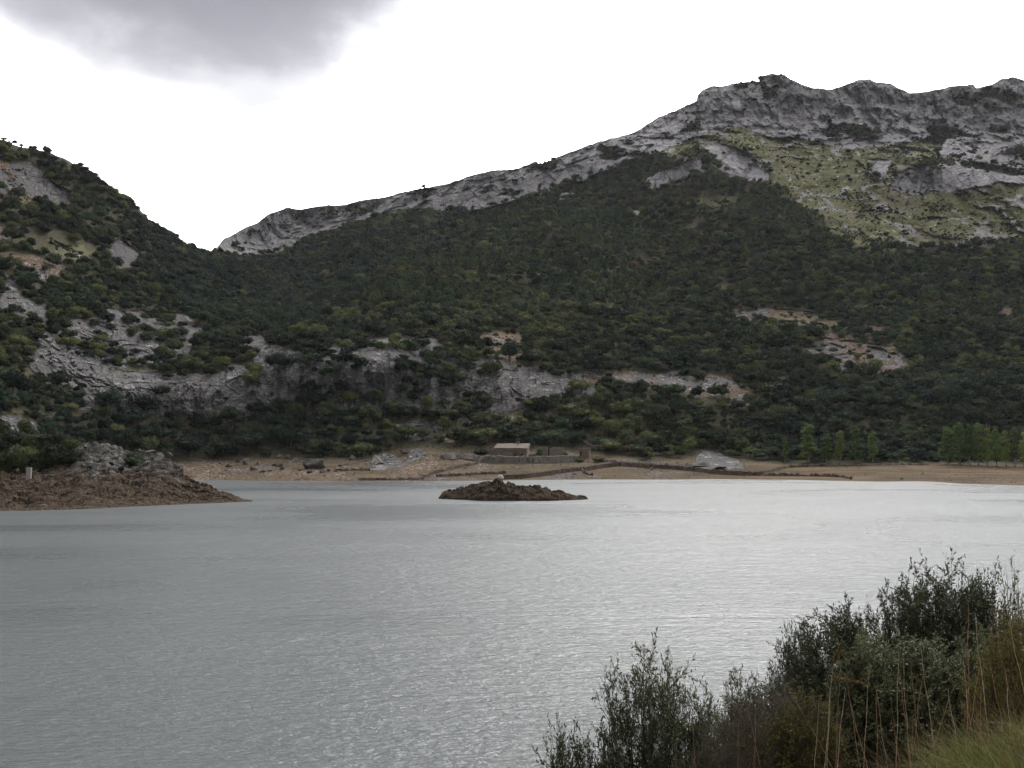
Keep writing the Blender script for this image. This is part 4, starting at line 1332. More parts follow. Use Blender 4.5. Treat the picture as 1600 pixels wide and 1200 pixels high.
# headland boulders
HB = [(134, 700, 11), (147, 697, 9), (160, 694, 10), (150, 706, 13), (166, 704, 14), (178, 704, 12), (128, 706, 10), (141, 714, 12), (158, 714, 10), (180, 714, 9), (196, 716, 9), (222, 707, 8), (229, 712, 11), (238, 702, 14),
      (248, 712, 12), (262, 715, 13), (246, 722, 14), (264, 727, 13), (276, 731, 10), (284, 738, 9), (232, 722, 12), (216, 724, 12), (198, 728, 10), (226, 733, 9), (145, 724, 9), (122, 738, 7), (130, 730, 8), (152, 733, 8)]
for n, (px, py, wpx) in enumerate(HB):
    p = head(px, py)
    lab = {13: 'pale squared block at the top of the headland right of the lone tree', 15: 'rounded grey boulder on the headland crest furthest to the right'}.get(n, 'pale grey boulder on the crest of the headland')
    put(BLD[n % 5], p, wpx / F * p[1] * 1.4, lab, 'boulders on the headland crest', rng.uniform(0.9, 1.3))
for n in range(70):
    px = rng.uniform(-20, 350)
    py = rng.uniform(curve(HC, px) + 8, curve(HF, px) - 1)
    if py < 740: continue
    p = head(px, py)
    put(BLDB[n % 3], p, rng.uniform(3, 9) / F * p[1], 'brown stone lying on the bare lower slope of the headland', 'stones on the headland slope', rng.uniform(0.6, 1.0))
# bleached boulder crowning the islet
zt = (779.5 - 754.5) / F * 238.0
bp = boulder('round_boulder', 5, mat_boulder_pale, (1.9, 1.8, 1.6), 0.08, 4, 40)
tag(link('boulder', bp, None, (along(782, 750, 235.6)[0], 235.0, zt + 1.15)), 'pale rounded boulder perched on top of the islet', 'rock')
for (px, w_, dz) in [(772, 1.8, -0.5), (792, 2.2, -0.6), (776, 1.6, -0.9), (768, 1.7, -1.1), (800, 2.0, -1.2)]:
    put(BLDB[int(px) % 3], (along(px, 757, 235.4)[0], 235.2, zt + dz), w_, 'dark brown block heaped under the pale boulder on the islet', 'blocks on the islet top', 1.0)

# rubble on the green upper slope: too many to count
rub = []
wg3 = (area * np.clip(grass + soil * 0.5, 0, 1) * (PY < 560) * (0.25 + np.clip(fbm(X0 / 40, Y0 / 40, Z0 / 40, 3) * 3, 0, 1))).ravel()
c3 = np.cumsum(wg3); c3 /= c3[-1]
for f in np.searchsorted(c3, rng.random(900)):
    j, i = np.unravel_index(f, PX.shape)
    s = math.exp(rng.normal(0.15, 0.5))
    rub.append((LX[j, i], LY[j, i], LZ[j, i], (s, s, s), (0, 0, rng.uniform(0, 6.28)), int(rng.integers(0, 5))))
scatter('rubble', rub, [('r%d' % i, m) for i, m in enumerate(BLD)], 'pale fallen stones strewn over the green upper slope', 'rubble')
# pebbly stones over the shore
peb = []
wg4 = (area * (rock * 0.4 + sand * (0.2 + stony)) * (PY > tl) * (PY < bot[None, :] - 1)).ravel()
c4 = np.cumsum(wg4); c4 /= c4[-1]
for f in np.searchsorted(c4, rng.random(2600)):
    j, i = np.unravel_index(f, PX.shape)
    s = math.exp(rng.normal(-0.75, 0.45))
    peb.append((LX[j, i], LY[j, i], LZ[j, i], (s, s, s), (0, 0, rng.uniform(0, 6.28)), int(rng.integers(0, 8))))
scatter('stones', peb, [('s%d' % i, m) for i, m in enumerate(BLD + BLDB)], 'small stones strewn along the bare far shore', 'stones')

# ------------------------------------------------------------------ dry stone walls and terraces on the drawn-down shore
def stone_wall(name, pts, h, thick, mat, label, cat='wall', seed=0):
    dense = []
    for (a, b) in zip(pts[:-1], pts[1:]):
        n = max(2, int(abs(b[0] - a[0]) / 3))
        for k in range(n):
            u = k / n
            dense.append((a[0] + (b[0] - a[0]) * u, a[1] + (b[1] - a[1]) * u))
    dense.append(pts[-1])
    P = np.array([land(x, y) for x, y in dense])
    for ax in (1, 2):
        k = np.ones(5) / 5
        P[2:-2, ax] = np.convolve(P[:, ax], k, 'valid')
    rg = np.random.default_rng(seed + 3)
    T = np.gradient(P[:, :2], axis=0); T /= np.linalg.norm(T, axis=1)[:, None] + 1e-9
    N = np.stack([-T[:, 1], T[:, 0]], -1)
    V = []
    for k in range(len(P)):
        hh = h * (rg.uniform(0.45, 1.15) if h < 1.5 else rg.uniform(0.85, 1.05))
        for (o_, z) in ((-thick * rg.uniform(0.9, 1.7), -0.5), (-thick * rg.uniform(0.3, 0.5), hh * 0.95), (thick * 0.42, hh), (thick * 0.7, -0.8)):
            V.append((P[k, 0] + N[k, 0] * o_, P[k, 1] + N[k, 1] * o_, P[k, 2] + z))
    V = np.array(V) + rg.normal(size=(len(V), 3)) * (0.12 if h < 1.5 else 0.05)
    n = len(P)
    Q = [[k * 4 + e, k * 4 + 4 + e, k * 4 + 5 + e, k * 4 + 1 + e] for k in range(n - 1) for e in range(3)]
    Q += [[0, 1, 2, 3], [n * 4 - 1, n * 4 - 2, n * 4 - 3, n * 4 - 4]]
    return tag(link(name, np_mesh(name, V, np.array(Q), mat)), label, cat)


WALLS = [
    ([(656, 748), (672, 742), (690, 737), (705, 733), (722, 729), (745, 725)], 1.3, 'dark low wall climbing from the water up to the house terrace'),
    ([(681, 745), (715, 743.5), (755, 741), (790, 740)], 1.2, 'short dark wall lying level on the shore behind the islet'),
    ([(785, 748.5), (820, 747), (850, 743), (880, 738.5), (908, 735)], 1.9, 'long dark wall rising from the water edge right of the islet'),
    ([(908, 735), (916, 741), (925, 743)], 1.3, 'short dark wall stepping down beside the gap in the long wall'),
    ([(912, 736), (940, 731), (970, 727.5)], 2.0, 'dark wall continuing above the gap towards the trees'),
    ([(974, 728), (1010, 731), (1050, 733), (1085, 736), (1115, 740), (1150, 742.5), (1190, 743)], 1.9, 'long dark terrace wall running level along the middle of the shore'),
    ([(1190, 741), (1205, 737), (1222, 732), (1245, 729.5), (1270, 729), (1300, 728.5)], 1.3, 'curving dark wall climbing to the foot of the poplars'),
    ([(1300, 728.5), (1340, 728), (1380, 726.5), (1420, 726.5), (1450, 727)], 0.9, 'thin dark wall along the foot of the poplars'),
    ([(1192, 743), (1240, 743.5), (1290, 744.5), (1318, 746), (1330, 749)], 1.3, 'dark wall running level over the pale sand on the right'),
    ([(522, 735), (550, 735), (578, 735)], 1.0, 'short dark wall on the brown shore right of the largest boulder'),
    ([(530, 729), (552, 724.5), (575, 720)], 0.8, 'faint dark wall slanting up to the wood edge left of the outcrop'),
    ([(560, 750.3), (600, 750), (640, 749.6), (662, 749)], 0.9, 'dark stone edge along the waterline left of the climbing wall'),
]
for n, (pts, h, lab) in enumerate(WALLS):
    stone_wall('dry_stone_wall', pts, h * 0.80, 0.8, mat_wall_dark, lab, seed=n)
stone_wall('retaining_wall', [(758, 722), (790, 723), (820, 722.5), (850, 723), (880, 722), (905, 720.5)], 2.5, 1.6, mat_wall_grey, 'grey rubble retaining wall holding up the terrace of the house', 'wall', 40)
stone_wall('rubble_bank', [(690, 716), (715, 714), (740, 716), (765, 721)], 1.6, 2.2, mat_wall_grey, 'low grey rubble bank left of the house terrace', 'wall', 41)
stone_wall('rubble_bank', [(930, 720), (960, 722), (1000, 725), (1040, 727), (1080, 728)], 0.9, 1.4, mat_wall_grey, 'low line of grey rubble right of the small hut', 'wall', 42)


# ------------------------------------------------------------------ the farm
def box(bm, x0, x1, y0, y1, z0, z1):
    vs = [bm.verts.new(p) for p in ((x0, y0, z0), (x1, y0, z0), (x1, y1, z0), (x0, y1, z0), (x0, y0, z1), (x1, y0, z1), (x1, y1, z1), (x0, y1, z1))]
    for f in ((0, 3, 2, 1), (4, 5, 6, 7), (0, 1, 5, 4), (1, 2, 6, 5), (2, 3, 7, 6), (3, 0, 4, 7)):
        bm.faces.new([vs[i] for i in f])


def boxes(name, lst, mat, parent=None):
    bm = bmesh.new()
    for b in lst: box(bm, *b)
    return link(name, bm_mesh(name, bm, mat), parent)


hp = land(798, 716)
hY_ = hp[1]
S = hY_ / F                                  # metres per photo pixel at the house
hz = EYE + (680 - 714) * S - 0.4
cx_ = (798 - 800) * S
house = empty('stone_house', (cx_, hY_, hz), math.radians(-9))
tag(house, 'long low stone house with a pale tiled roof on the far shore terrace', 'house')
W2, DEP, HF_, HB_ = 25.5 * S, 7.5, 3.75, 5.3
bm = bmesh.new()
# walls: front lower than back (single pitch), openings are near-black panels painting the shade inside
vs = [bm.verts.new(p) for p in ((-W2, 0, -1), (W2, 0, -1), (W2, DEP, -1), (-W2, DEP, -1), (-W2, 0, HF_), (W2, 0, HF_), (W2, DEP, HB_), (-W2, DEP, HB_))]
for f in ((0, 1, 5, 4), (1, 2, 6, 5), (2, 3, 7, 6), (3, 0, 4, 7), (4, 5, 6, 7)):
    bm.faces.new([vs[i] for i in f])
link('wall', bm_mesh('wall', bm, mat_house_wall), house)
sl = (HB_ - HF_) / DEP
bm = bmesh.new()
n_c = 26
prof_ = [(-W2 - 0.35 + (2 * W2 + 0.7) * k / (n_c * 4), 0.07 * math.sin(k * math.pi / 2)) for k in range(n_c * 4 + 1)]
grid_ = []
for yy in np.linspace(-0.45, DEP + 0.3, 7):
    grid_.append([bm.verts.new((x, yy, HF_ + sl * yy + 0.16 + o_ + 0.05 * math.sin(yy * 2 + x))) for x, o_ in prof_])
lowr = [[bm.verts.new((x, yy, HF_ + sl * yy + 0.03)) for x in (-W2 - 0.35, W2 + 0.35)] for yy in (-0.45, DEP + 0.3)]
for a in range(6):
    for b in range(len(prof_) - 1):
        bm.faces.new((grid_[a][b], grid_[a][b + 1], grid_[a + 1][b + 1], grid_[a + 1][b]))
bm.faces.new((lowr[0][0], lowr[1][0], lowr[1][1], lowr[0][1]))
bm.faces.new([lowr[0][0], lowr[0][1]] + [v for v in reversed(grid_[0])])
bm.faces.new([lowr[1][1], lowr[1][0]] + list(grid_[-1]))
bm.faces.new([lowr[1][0], lowr[0][0]] + [grid_[k][0] for k in range(7)])
bm.faces.new([lowr[0][1], lowr[1][1]] + [grid_[k][-1] for k in range(6, -1, -1)])
roof = link('roof', bm_mesh('roof', bm, mat_tile), house)
ch = boxes('chimney', [(1.5, 2.3, DEP - 1.6, DEP - 0.8, HB_ - 0.6, HB_ + 1.0), (1.35, 2.45, DEP - 1.75, DEP - 0.65, HB_ + 1.003, HB_ + 1.15)], mat_house_wall, roof)
annex = boxes('side_room', [(0.6, W2 - 0.2, -1.1, -0.003, -1, 2.9)], mat_house_red, house)
boxes('side_roof', [(0.4, W2, -1.35, -0.004, 2.903, 3.06)], mat_tile, house)
boxes('door', [(1.5, 2.5, -1.14, -1.103, -0.2, 1.9)], mat_void, house)
boxes('window', [(4.2, 4.75, -1.14, -1.103, 0.9, 1.8)], mat_void, house)
boxes('window', [(-3.6, -3.2, -0.04, -0.003, 1.7, 2.3)], mat_void, house)
boxes('vent', [(-1.3, -1.05, -0.04, -0.003, 2.6, 2.95), (-2.4, -2.15, -0.04, -0.003, 2.6, 2.95), (-0.2, 0.05, -0.04, -0.003, 2.6, 2.95)], mat_void, house)
boxes('window', [(-W2 - 0.04, -W2 - 0.003, 2.6, 3.3, 1.2, 2.2)], mat_void, house)
boxes('lean_to', [(-W2 - 2.4, -W2 - 0.004, 2.0, 5.5, -1, 2.7)], mat_house_wall, house)
boxes('lean_to_roof', [(-W2 - 2.7, -W2 - 0.004, 1.8, 5.7, 2.703, 2.85)], mat_tile, house)

rp = land(860, 716)
rz_ = EYE + (680 - 714) * S - 0.3
ruin = empty('ruined_wall', ((861 - 800) * S, rp[1], rz_), math.radians(-4))
tag(ruin, 'roofless ruined stone walls with a dark slit right of the house', 'ruin')
boxes('wall', [(-22 * S, -19.6 * S, 0, 3.5, -1, 3.6), (-19.6 * S, -16.6 * S, 0, 0.7, -1, 2.4), (-19.6 * S, -16.6 * S, 0.003, 0.697, 3.3, 4.0), (-16.6 * S, -3.6 * S, 0, 0.7, -1, 4.1),
               (-1.6 * S, 9 * S, 0, 0.7, -1, 3.5), (9 * S, 20 * S, 0, 0.7, -1, 2.7), (-16.0 * S, -14 * S, 0.7, 5.0, -1, 3.8), (17 * S, 20 * S, 0.7, 4.0, -1, 3.0), (2 * S, 20 * S, 4.0, 4.7, -1, 3.9)], mat_house_wall, ruin)
boxes('opening', [(-3.6 * S, -1.6 * S, 0.35, 0.5, -1, 3.3), (-19.6 * S, -16.6 * S, 0.4, 0.5, 2.4, 3.3)], mat_void, ruin)
sp2 = land(916, 716)
hut = empty('small_hut', ((916 - 800) * S, sp2[1], EYE + (680 - 714) * S), math.radians(-12))
tag(hut, 'small stone hut with a flat tan roof half hidden by trees', 'hut')
boxes('wall', [(-8.5 * S, 8.5 * S, 0, 3.6, -1, 2.7)], mat_house_wall, hut)
boxes('roof', [(-9.3 * S, 9.3 * S, -0.3, 3.9, 2.703, 2.92)], mat_tile, hut)
boxes('front_panel', [(-2.5 * S, 6 * S, -0.05, -0.003, -0.5, 2.2)], mat_house_red, hut)
boxes('opening', [(-6.5 * S, -4 * S, -0.05, -0.003, 0.2, 1.9)], mat_void, hut)

# white post on the headland
pp = head(47, 748)
ps = pp[1] / F
post = empty('stone_post', (pp[0], pp[1] - 0.3, pp[2]), 0.15)
tag(post, 'short square white stone post on the brown headland slope', 'post')
bm = bmesh.new()
box(bm, -3.4 * ps, 3.4 * ps, -3.0 * ps, 3.0 * ps, -0.8, 13.5 * ps)
bmesh.ops.bevel(bm, geom=bm.edges, offset=0.06, segments=2, affect='EDGES')
link('shaft', bm_mesh('shaft', bm, mat_white), post)
bm = bmesh.new()
box(bm, -3.9 * ps, 3.9 * ps, -3.5 * ps, 3.5 * ps, 13.5 * ps + 0.003, 16.0 * ps)
bmesh.ops.bevel(bm, geom=bm.edges, offset=0.08, segments=2, affect='EDGES')
link('cap', bm_mesh('cap', bm, mat_white), post)


# ------------------------------------------------------------------ near bushes
def shrub(seed, H=2.6, R=0.9, stems=40, twigs=13, sub=5, leaves=8, leaf=0.05, lw=0.17, mat_l=None, mat_s=None, up=0.75, bare=0.15, droop=0.0):
    rg = np.random.default_rng(seed)
    paths, LP, LD = [], [], []
    for s in range(stems):
        a = rg.uniform(0, 2 * math.pi); rr = rg.uniform(0, 1) ** 0.6
        b = np.array([math.cos(a) * 0.18 * R, math.sin(a) * 0.18 * R, -0.25])
        hh = H * math.sqrt(max(0.12, 1 - (0.92 * rr) ** 2.4)) * rg.uniform(0.80, 1.04)
        tip = np.array([math.cos(a) * R * rr, math.sin(a) * R * rr, hh])
        mid = b + (tip - b) * 0.5 + np.array([math.cos(a), math.sin(a), 0]) * R * 0.14 * rr + rg.normal(size=3) * 0.07
        u = np.linspace(0, 1, 9)[:, None]
        P = (1 - u) ** 2 * b + 2 * u * (1 - u) * mid + u ** 2 * tip
        P[1:-1] += rg.normal(size=(7, 3)) * 0.022
        r0 = rg.uniform(0.009, 0.017)
        paths.append((P, np.linspace(r0, 0.0022, 9)))
        for k in range(twigs):
            t_ = rg.uniform(0.16, 0.99)
            f = t_ * 8; i = min(int(f), 7)
            o_ = P[i] + (P[i + 1] - P[i]) * (f - i)
            d0 = P[i + 1] - P[i]; d0 /= np.linalg.norm(d0)
            dv = d0 * up + rg.normal(size=3) * 0.5
            dv[2] = abs(dv[2]) * 0.7 + 0.2 - droop
            dv /= np.linalg.norm(dv)
            ln = rg.uniform(0.22, 0.55) * (1.15 - 0.55 * t_) * (H / 2.6) ** 0.5
            e = o_ + dv * ln + np.array([0, 0, 0.06])
            paths.append((np.array([o_, (o_ + e) / 2 + rg.normal(size=3) * 0.015, e]), [0.0042, 0.003, 0.0013]))
            for q_ in range(sub):
                v = rg.uniform(0.15, 1.0)
                o2 = o_ + (e - o_) * v
                d2 = dv * 0.75 + rg.normal(size=3) * 0.42 + np.array([0, 0, 0.16 - droop])
                d2 /= np.linalg.norm(d2)
                l2 = rg.uniform(0.07, 0.2)
                e2 = o2 + d2 * l2
                paths.append((np.array([o2, e2]), [0.0018, 0.0009]))
                if rg.random() < bare: continue
                nl = leaves
                w_ = rg.uniform(0.1, 1.05, nl)[:, None]
                LP.append(o2 + d2 * l2 * w_)
                LD.append(d2 * 0.8 + rg.normal(size=(nl, 3)) * 0.5)
    V, Q = tubes(paths, 3)
    me_s = np_mesh('stems', V, Q, mat_s)
    LP = np.concatenate(LP); LD = np.concatenate(LD)
    LD /= np.linalg.norm(LD, axis=1)[:, None]
    n = len(LP)
    A = np.cross(LD, rg.normal(size=(n, 3))); A /= np.linalg.norm(A, axis=1)[:, None] + 1e-9
    ln = leaf * rg.uniform(0.6, 1.25, n)[:, None]
    B = np.cross(LD, A)
    V = np.stack([LP, LP + LD * ln * 0.45 + A * ln * lw, LP + LD * ln + B * ln * 0.12, LP + LD * ln * 0.45 - A * ln * lw], 1).reshape(-1, 3)
    i = np.arange(n)[:, None] * 4
    me_l = np_mesh('foliage', V, np.concatenate([i + [0, 1, 2], i + [0, 2, 3]], 0).reshape(-1, 3), mat_l)
    return me_s, me_l


def bush_at(name, px, ptop, y, width_px, meshes, base_h, base_r, label, cat='bush', sink=0.0, rz=0.0):
    x, _, zt_ = along(px, ptop, y)
    zg = float(bank_z(np.array(x), np.array(y))) - 0.05
    base_h = 0.97 * max(v.co.z for v in meshes[1].vertices)
    r = empty(name, (x, y, zg), rz)
    r.scale = (1.22 * width_px / F * y / (2 * base_r),) * 2 + ((zt_ - zg) / base_h,)
    link('stems', meshes[0], r)
    link('foliage', meshes[1], r)
    return tag(r, label, cat)


S8 = shrub(23, 2.8, 0.95, 52, 16, 6, 6, 0.05, 0.17, mat_bush, mat_twig, bare=0.22)
S7 = shrub(17, 2.7, 0.9, 70, 17, 6, 8, 0.05, 0.19, mat_bush, mat_twig, bare=0.2)
S1 = shrub(1, 2.9, 0.9, 95, 17, 6, 8, 0.05, 0.17, mat_bush, mat_twig)
S2 = shrub(2, 2.9, 0.9, 80, 16, 6, 8, 0.05, 0.18, mat_bush, mat_twig)
S3 = shrub(3, 2.6, 0.8, 42, 14, 6, 6, 0.05, 0.17, mat_bush, mat_twig, bare=0.35)
S4 = shrub(4, 2.4, 1.0, 100, 17, 7, 3, 0.032, 0.16, mat_heath, mat_browntwig, bare=0.45)
S5 = shrub(5, 2.2, 0.8, 70, 15, 6, 9, 0.035, 0.24, mat_bush_gold, mat_twig)
S6 = shrub(6, 2.9, 0.95, 110, 17, 6, 8, 0.05, 0.18, mat_bush, mat_twig, bare=0.08)
bush_at('shrub', 1462, 868, 14.0, 175, S1, 2.9, 0.9, 'tallest dense grey green bush with feathery tips right of centre of the thicket')
bush_at('shrub', 1515, 886, 14.6, 130, S6, 2.9, 0.95, 'dark bush pressed against the right side of the tallest bush', rz=2.1)
bush_at('shrub', 1402, 905, 13.8, 120, S2, 2.9, 0.9, 'upright bush forming the left shoulder of the tallest bush', rz=0.6)
bush_at('shrub', 1315, 938, 12.9, 175, S6, 2.9, 0.95, 'broad dark bush leaning out over the lake in the middle of the thicket', rz=0.9)
bush_at('shrub', 1265, 985, 13.2, 110, S3, 2.6, 0.8, 'open twiggy bush at the lake side of the broad dark bush', rz=1.4)
bush_at('shrub', 1355, 985, 12.3, 140, S2, 2.9, 0.9, 'dark bush filling the front between the broad bush and the tallest bush', rz=3.9)
bush_at('shrub', 1600, 872, 13.4, 110, S3, 2.6, 0.8, 'open bush with bare tips cut by the right edge', rz=2.6)
bush_at('shrub', 1590, 945, 10.2, 120, S5, 2.2, 0.8, 'golden green bush low at the right edge above the grass', rz=0.3)
bush_at('shrub', 1450, 990, 12.0, 180, S6, 2.9, 0.95, 'deep dark bush low in front of the tallest bush', rz=5.0)
bush_at('shrub', 1530, 985, 11.6, 130, S2, 2.9, 0.9, 'dark bush behind the grass at the foot of the golden bush', rz=1.0)
bush_at('shrub', 1018, 1000, 12.0, 170, S8, 2.8, 0.95, 'feathery bush standing tall at the left part of the thicket', rz=2.2)
bush_at('shrub', 1050, 1010, 12.4, 60, S3, 2.6, 0.8, 'slender leafy sprays rising on the right of the feathery left bush', rz=4.2)
bush_at('shrub', 1128, 1042, 12.8, 110, S3, 2.6, 0.8, 'thin see through bush between the left bush and the brown one', rz=0.2)
bush_at('shrub', 1092, 1085, 12.2, 110, S8, 2.9, 0.9, 'low dark bush filling the gap right of the left bush', rz=2.9)
bush_at('shrub', 888, 1112, 11.5, 100, S3, 2.6, 0.8, 'small sparse bush furthest left at the bottom edge', rz=3.3)
bush_at('shrub', 948, 1120, 11.8, 70, S3, 2.6, 0.8, 'thin twigs between the small sparse bush and the feathery bush', rz=5.3)
bush_at('shrub', 980, 1050, 11.6, 130, S8, 2.8, 0.95, 'leafy bush leaning out from the left foot of the feathery bush', rz=1.2)
bush_at('shrub', 905, 1130, 11.2, 130, S7, 2.7, 0.9, 'low leafy bush beside the small sparse bush at the bottom edge', rz=3.2)
bush_at('shrub', 1185, 1050, 12.6, 120, S7, 2.7, 0.9, 'leafy bush behind the brown twiggy bush', rz=5.2)
bush_at('shrub', 1240, 975, 13.6, 90, S7, 2.7, 0.9, 'bush at the lake side left of the broad dark bush', rz=4.1)
bush_at('heath_bush', 1215, 1060, 11.2, 190, S4, 2.4, 1.0, 'purplish brown twiggy bush in the bottom middle of the thicket', rz=0.0)
bush_at('heath_bush', 1150, 1110, 10.8, 170, S4, 2.4, 1.0, 'lower brown twiggy bush at the bottom edge', rz=2.0)
bush_at('shrub', 1255, 1080, 10.6, 130, S5, 2.2, 0.8, 'olive leafy bush at the bottom right of the brown twiggy bush', rz=2.7)

# ------------------------------------------------------------------ grass and stalks
def blades(name, n, area_fn, mat, seed, lmin, lmax, width, arch, lean, label, cat):
    rg = np.random.default_rng(seed)
    XY, OUT = area_fn(rg, n)
    n = len(XY)
    Z = bank_z(XY[:, 0], XY[:, 1]) - 0.03
    B = np.stack([XY[:, 0], XY[:, 1], Z], -1)
    a = np.arctan2(OUT[:, 1] + 0.03 * np.sin(lean), OUT[:, 0] + 0.03 * np.cos(lean)) + rg.normal(0, 0.45, n)
    D = np.stack([np.cos(a), np.sin(a), np.zeros(n)], -1)
    Ln = rg.uniform(lmin, lmax, n)
    bend = np.clip(rg.normal(arch, 0.25, n), 0.1, 1.5)
    K = 6
    V = np.zeros((n, K, 2, 3))
    side = np.cross(D, np.array([0, 0, 1.0])) + rg.normal(size=(n, 3)) * 0.3
    side /= np.linalg.norm(side, axis=1)[:, None]
    p = B.copy()
    th = rg.uniform(0.02, 0.35, n)
    for k in range(K):
        w_ = width * (1 - (k / (K - 1)) ** 1.6) * 0.5 + 0.0004
        V[:, k, 0] = p - side * w_
        V[:, k, 1] = p + side * w_
        st = Ln / (K - 1)
        p = p + (np.cos(th)[:, None] * np.array([0, 0, 1.0]) + np.sin(th)[:, None] * D) * st[:, None]
        th = th + bend * (0.35 + 0.25 * k / K)
    base = np.arange(n)[:, None] * K * 2
    Q = []
    for k in range(K - 1):
        Q.append(base + np.array([2 * k, 2 * k + 1, 2 * k + 3, 2 * k + 2]))
    Q = np.concatenate(Q, 0)
    return tag(link(name, np_mesh(name, V.reshape(-1, 3), Q, mat)), label, cat, kind='stuff')


def tuft_area(x0, x1, y0, y1, tufts, spread):
    def fn(rg, n):
        c = np.stack([rg.uniform(x0, x1, tufts), rg.uniform(y0, y1, tufts)], -1)
        k = rg.integers(0, tufts, n)
        o_ = rg.normal(size=(n, 2)) * spread
        P = c[k] + o_
        edge_ = np.interp(P[:, 1], [4.5, 5.5, 6.5, 7.5], [1.8, 2.1, 2.5, 3.0])
        m = P[:, 0] > edge_ - 0.2
        return P[m], o_[m]
    return fn


blades('grass', 11000, tuft_area(1.9, 4.6, 4.2, 7.0, 75, 0.07), mat_blade, 5, 0.28, 0.68, 0.0066, 0.55, 2.5, 'long green arching grass on the bank in the bottom right corner', 'grass')
blades('dry_grass', 4600, tuft_area(1.7, 4.6, 4.4, 7.6, 50, 0.10), mat_blade_dry, 6, 0.30, 0.85, 0.0045, 0.28, 2.0, 'dry russet grass mixed through the green bank grass', 'grass')


def stalk(p0, p1, y, mat, label, bend=0.0, plume=0, r=0.0034, group=None):
    x0, _, z0 = along(p0[0], p0[1], y)
    x1, _, z1 = along(p1[0], p1[1], y)
    k = (z0 - z1) / max(1e-3, abs(z0 - z1))
    zg = float(bank_z(np.array(x0), np.array(y))) - 0.05
    dx = (x1 - x0) / max(0.05, (z1 - z0))
    if z0 > zg:
        x0 -= dx * (z0 - zg) * 0.6
        z0 = zg
    root = empty('grass_stalk', (x0, y, z0))
    u = np.linspace(0, 1, 12)
    P = np.stack([(x1 - x0) * u + bend * np.sin(u * math.pi) + 0.004 * np.sin(u * 23 + p0[0]), 0.05 * u + 0.01 * np.sin(u * 9), (z1 - z0) * u], -1)
    V, Q = tubes([(P, np.linspace(r, r * 0.45, 12))], 5)
    link('stem', np_mesh('stem', V, Q, mat), root)
    if plume:
        rg = np.random.default_rng(int(p1[0]))
        n = 260
        t_ = rg.uniform(0, 1, n)
        L_ = 0.14 * plume
        ax = np.array([0.75, 0.0, -0.15]) if plume > 1 else np.array([0.4, 0.0, 0.9])
        ax = ax / np.linalg.norm(ax)
        C0 = P[-1] + ax * (t_ * L_)[:, None]
        D = ax * 0.8 + rg.normal(size=(n, 3)) * 0.45
        D /= np.linalg.norm(D, axis=1)[:, None]
        A = np.cross(D, rg.normal(size=(n, 3))); A /= np.linalg.norm(A, axis=1)[:, None]
        l_ = 0.035 * (1 - 0.6 * t_)[:, None]
        V = np.stack([C0, C0 + D * l_ * 0.5 + A * 0.003, C0 + D * l_, C0 + D * l_ * 0.5 - A * 0.003], 1).reshape(-1, 3)
        link('plume', np_mesh('plume', V, np.arange(n * 4).reshape(-1, 4), mat_blade_dry), root)
    return tag(root, label, 'grass stalk', group)


def zz(x, y): return (1200 + x / 3.3325, 840 + y / 3.3325)
ST = [((255, 1200), (280, 870), 0), ((352, 1160), (416, 792), 0), ((465, 1060), (430, 780), 1), ((562, 1190), (438, 850), 0), ((492, 1160), (543, 690), 0), ((555, 1160), (580, 782), 1),
      ((650, 1170), (585, 825), 0), ((668, 1090), (696, 600), 0), ((730, 1150), (700, 700), 1), ((752, 1000), (718, 620), 0), ((872, 990), (814, 590), 0), ((1022, 930), (1062, 350), 1),
      ((1072, 870), (1038, 640), 0), ((1146, 850), (1096, 400), 0), ((1215, 900), (1165, 610), 1), ((1290, 730), (1198, 440), 1), ((1333, 660), (1276, 430), 0), ((975, 970), (953, 800), 0),
      ((805, 1000), (765, 640), 1), ((770, 960), (820, 730), 1), ((1060, 860), (1120, 690), 1), ((930, 900), (990, 780), 1), ((695, 1160), (655, 840), 1), ((1010, 1180), (1060, 800), 1), ((760, 1190), (775, 930), 1),
      ((350, 1190), (385, 760), 1), ((1255, 920), (1262, 730), 0), ((1130, 870), (1138, 700), 1)]
for n, (a, b, red) in enumerate(ST):
    p0, p1 = zz(*a), zz(*b)
    yy = 7.4 if p0[0] < 1440 else 6.7
    lab, grp = ('thin russet stalk standing in front of the dark bushes', 'russet stalks before the dark bushes') if red else ('thin pale straw stalk standing in front of the dark bushes', 'pale stalks before the dark bushes')
    stalk(p0, p1, yy + (n % 5) * 0.08, mat_stalk_red if red else mat_stalk, lab, bend=0.02 * ((n % 3) - 1), r=0.0030 + 0.0006 * (n % 3), group=grp)
stalk(zz(285, 1200), zz(352, 660), 7.3, mat_stalk, 'tall straw stalk with a small upright plume at its tip', plume=1, r=0.0036)
stalk(zz(300, 1200), zz(345, 735), 7.5, mat_stalk, 'straw stalk with a drooping seed head beside the plumed one', plume=2, r=0.0032)
stalk(zz(345, 1170), zz(118, 795), 7.6, mat_stalk_red, 'brown stalk leaning far over to the left', bend=0.06)
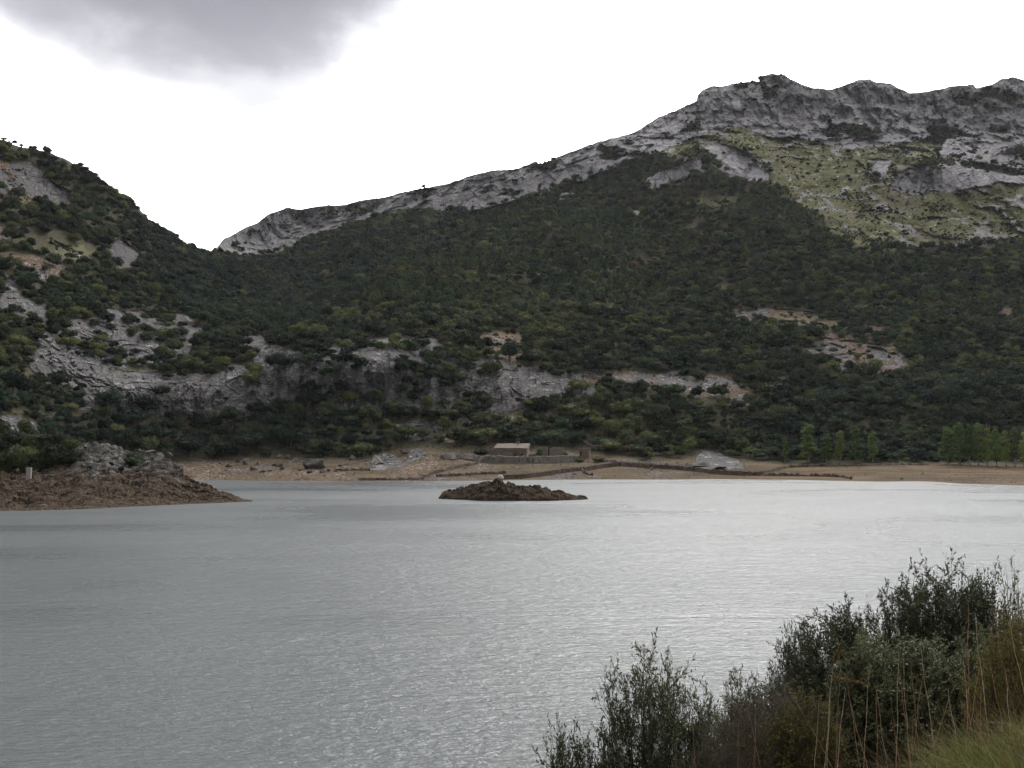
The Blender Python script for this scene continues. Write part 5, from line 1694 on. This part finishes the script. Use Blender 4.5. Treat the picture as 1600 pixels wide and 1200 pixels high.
stalk((1195, 1200), (1160, 1060), 7.7, mat_stalk_red, 'brown stalk leaning left in front of the brown twiggy bush', bend=0.02)
stalk((1178, 1200), (1185, 1045), 8.0, mat_stalk_red, 'tall upright brown stalk in front of the brown twiggy bush')
stalk((1153, 1200), (1158, 1112), 8.0, mat_stalk_red, 'short upright brown stalk left of the tall brown one')
stalk((1091, 1200), (1083, 1128), 8.2, mat_stalk_red, 'short brown stalk furthest left in front of the bushes')


# bleached grass arching over at the right edge
def arching():
    root = empty('pampas_grass', (0, 0, 0))
    x, y, z = along(1592, 1092, 6.3)
    zg = float(bank_z(np.array(x), np.array(y)))
    root.location = (x, y, zg)
    rg = np.random.default_rng(8)
    paths = []
    for k in range(26):
        a = rg.uniform(2.2, 4.2) if k % 2 else rg.uniform(-1, 1)
        h = rg.uniform(0.25, 0.62); w_ = rg.uniform(0.05, 0.2)
        u = np.linspace(0, 1, 10)
        P = np.stack([math.cos(a) * w_ * u ** 2 * 1.5, math.sin(a) * 0.1 * u ** 2, h * (u * 1.6 - 0.85 * u ** 3)], -1)
        paths.append((P + rg.normal(size=3) * 0.02, np.linspace(0.0042, 0.001, 10)))
    V, Q = tubes(paths, 3)
    link('blades', np_mesh('blades', V, Q, mat_blade_dry), root)
    return tag(root, 'pale arching grass clump at the right edge under the golden bush', 'grass clump')
arching()


# ------------------------------------------------------------------ the air between
mh = bpy.data.materials.new('valley_air')
mh.use_nodes = True
t = NT(mh.node_tree)
pv = t.n('ShaderNodeVolumePrincipled')
pv.inputs['Color'].default_value = (0.90, 0.94, 1.0, 1)
pv.inputs['Density'].default_value = 0.00002
pv.inputs['Anisotropy'].default_value = 0.2
t.t.links.new(pv.outputs[0], t.n('ShaderNodeOutputMaterial').inputs['Volume'])
zmax = float(GV[..., 2].max()) + 25
bm = bmesh.new()
box(bm, -1500, 1700, -300, 2600, float(min(GV[..., 2].min(), -16)) - 1, zmax)
tag(link('haze', bm_mesh('haze', bm, mh)), 'thin pale haze filling the valley air over the lake', 'haze', kind='stuff')
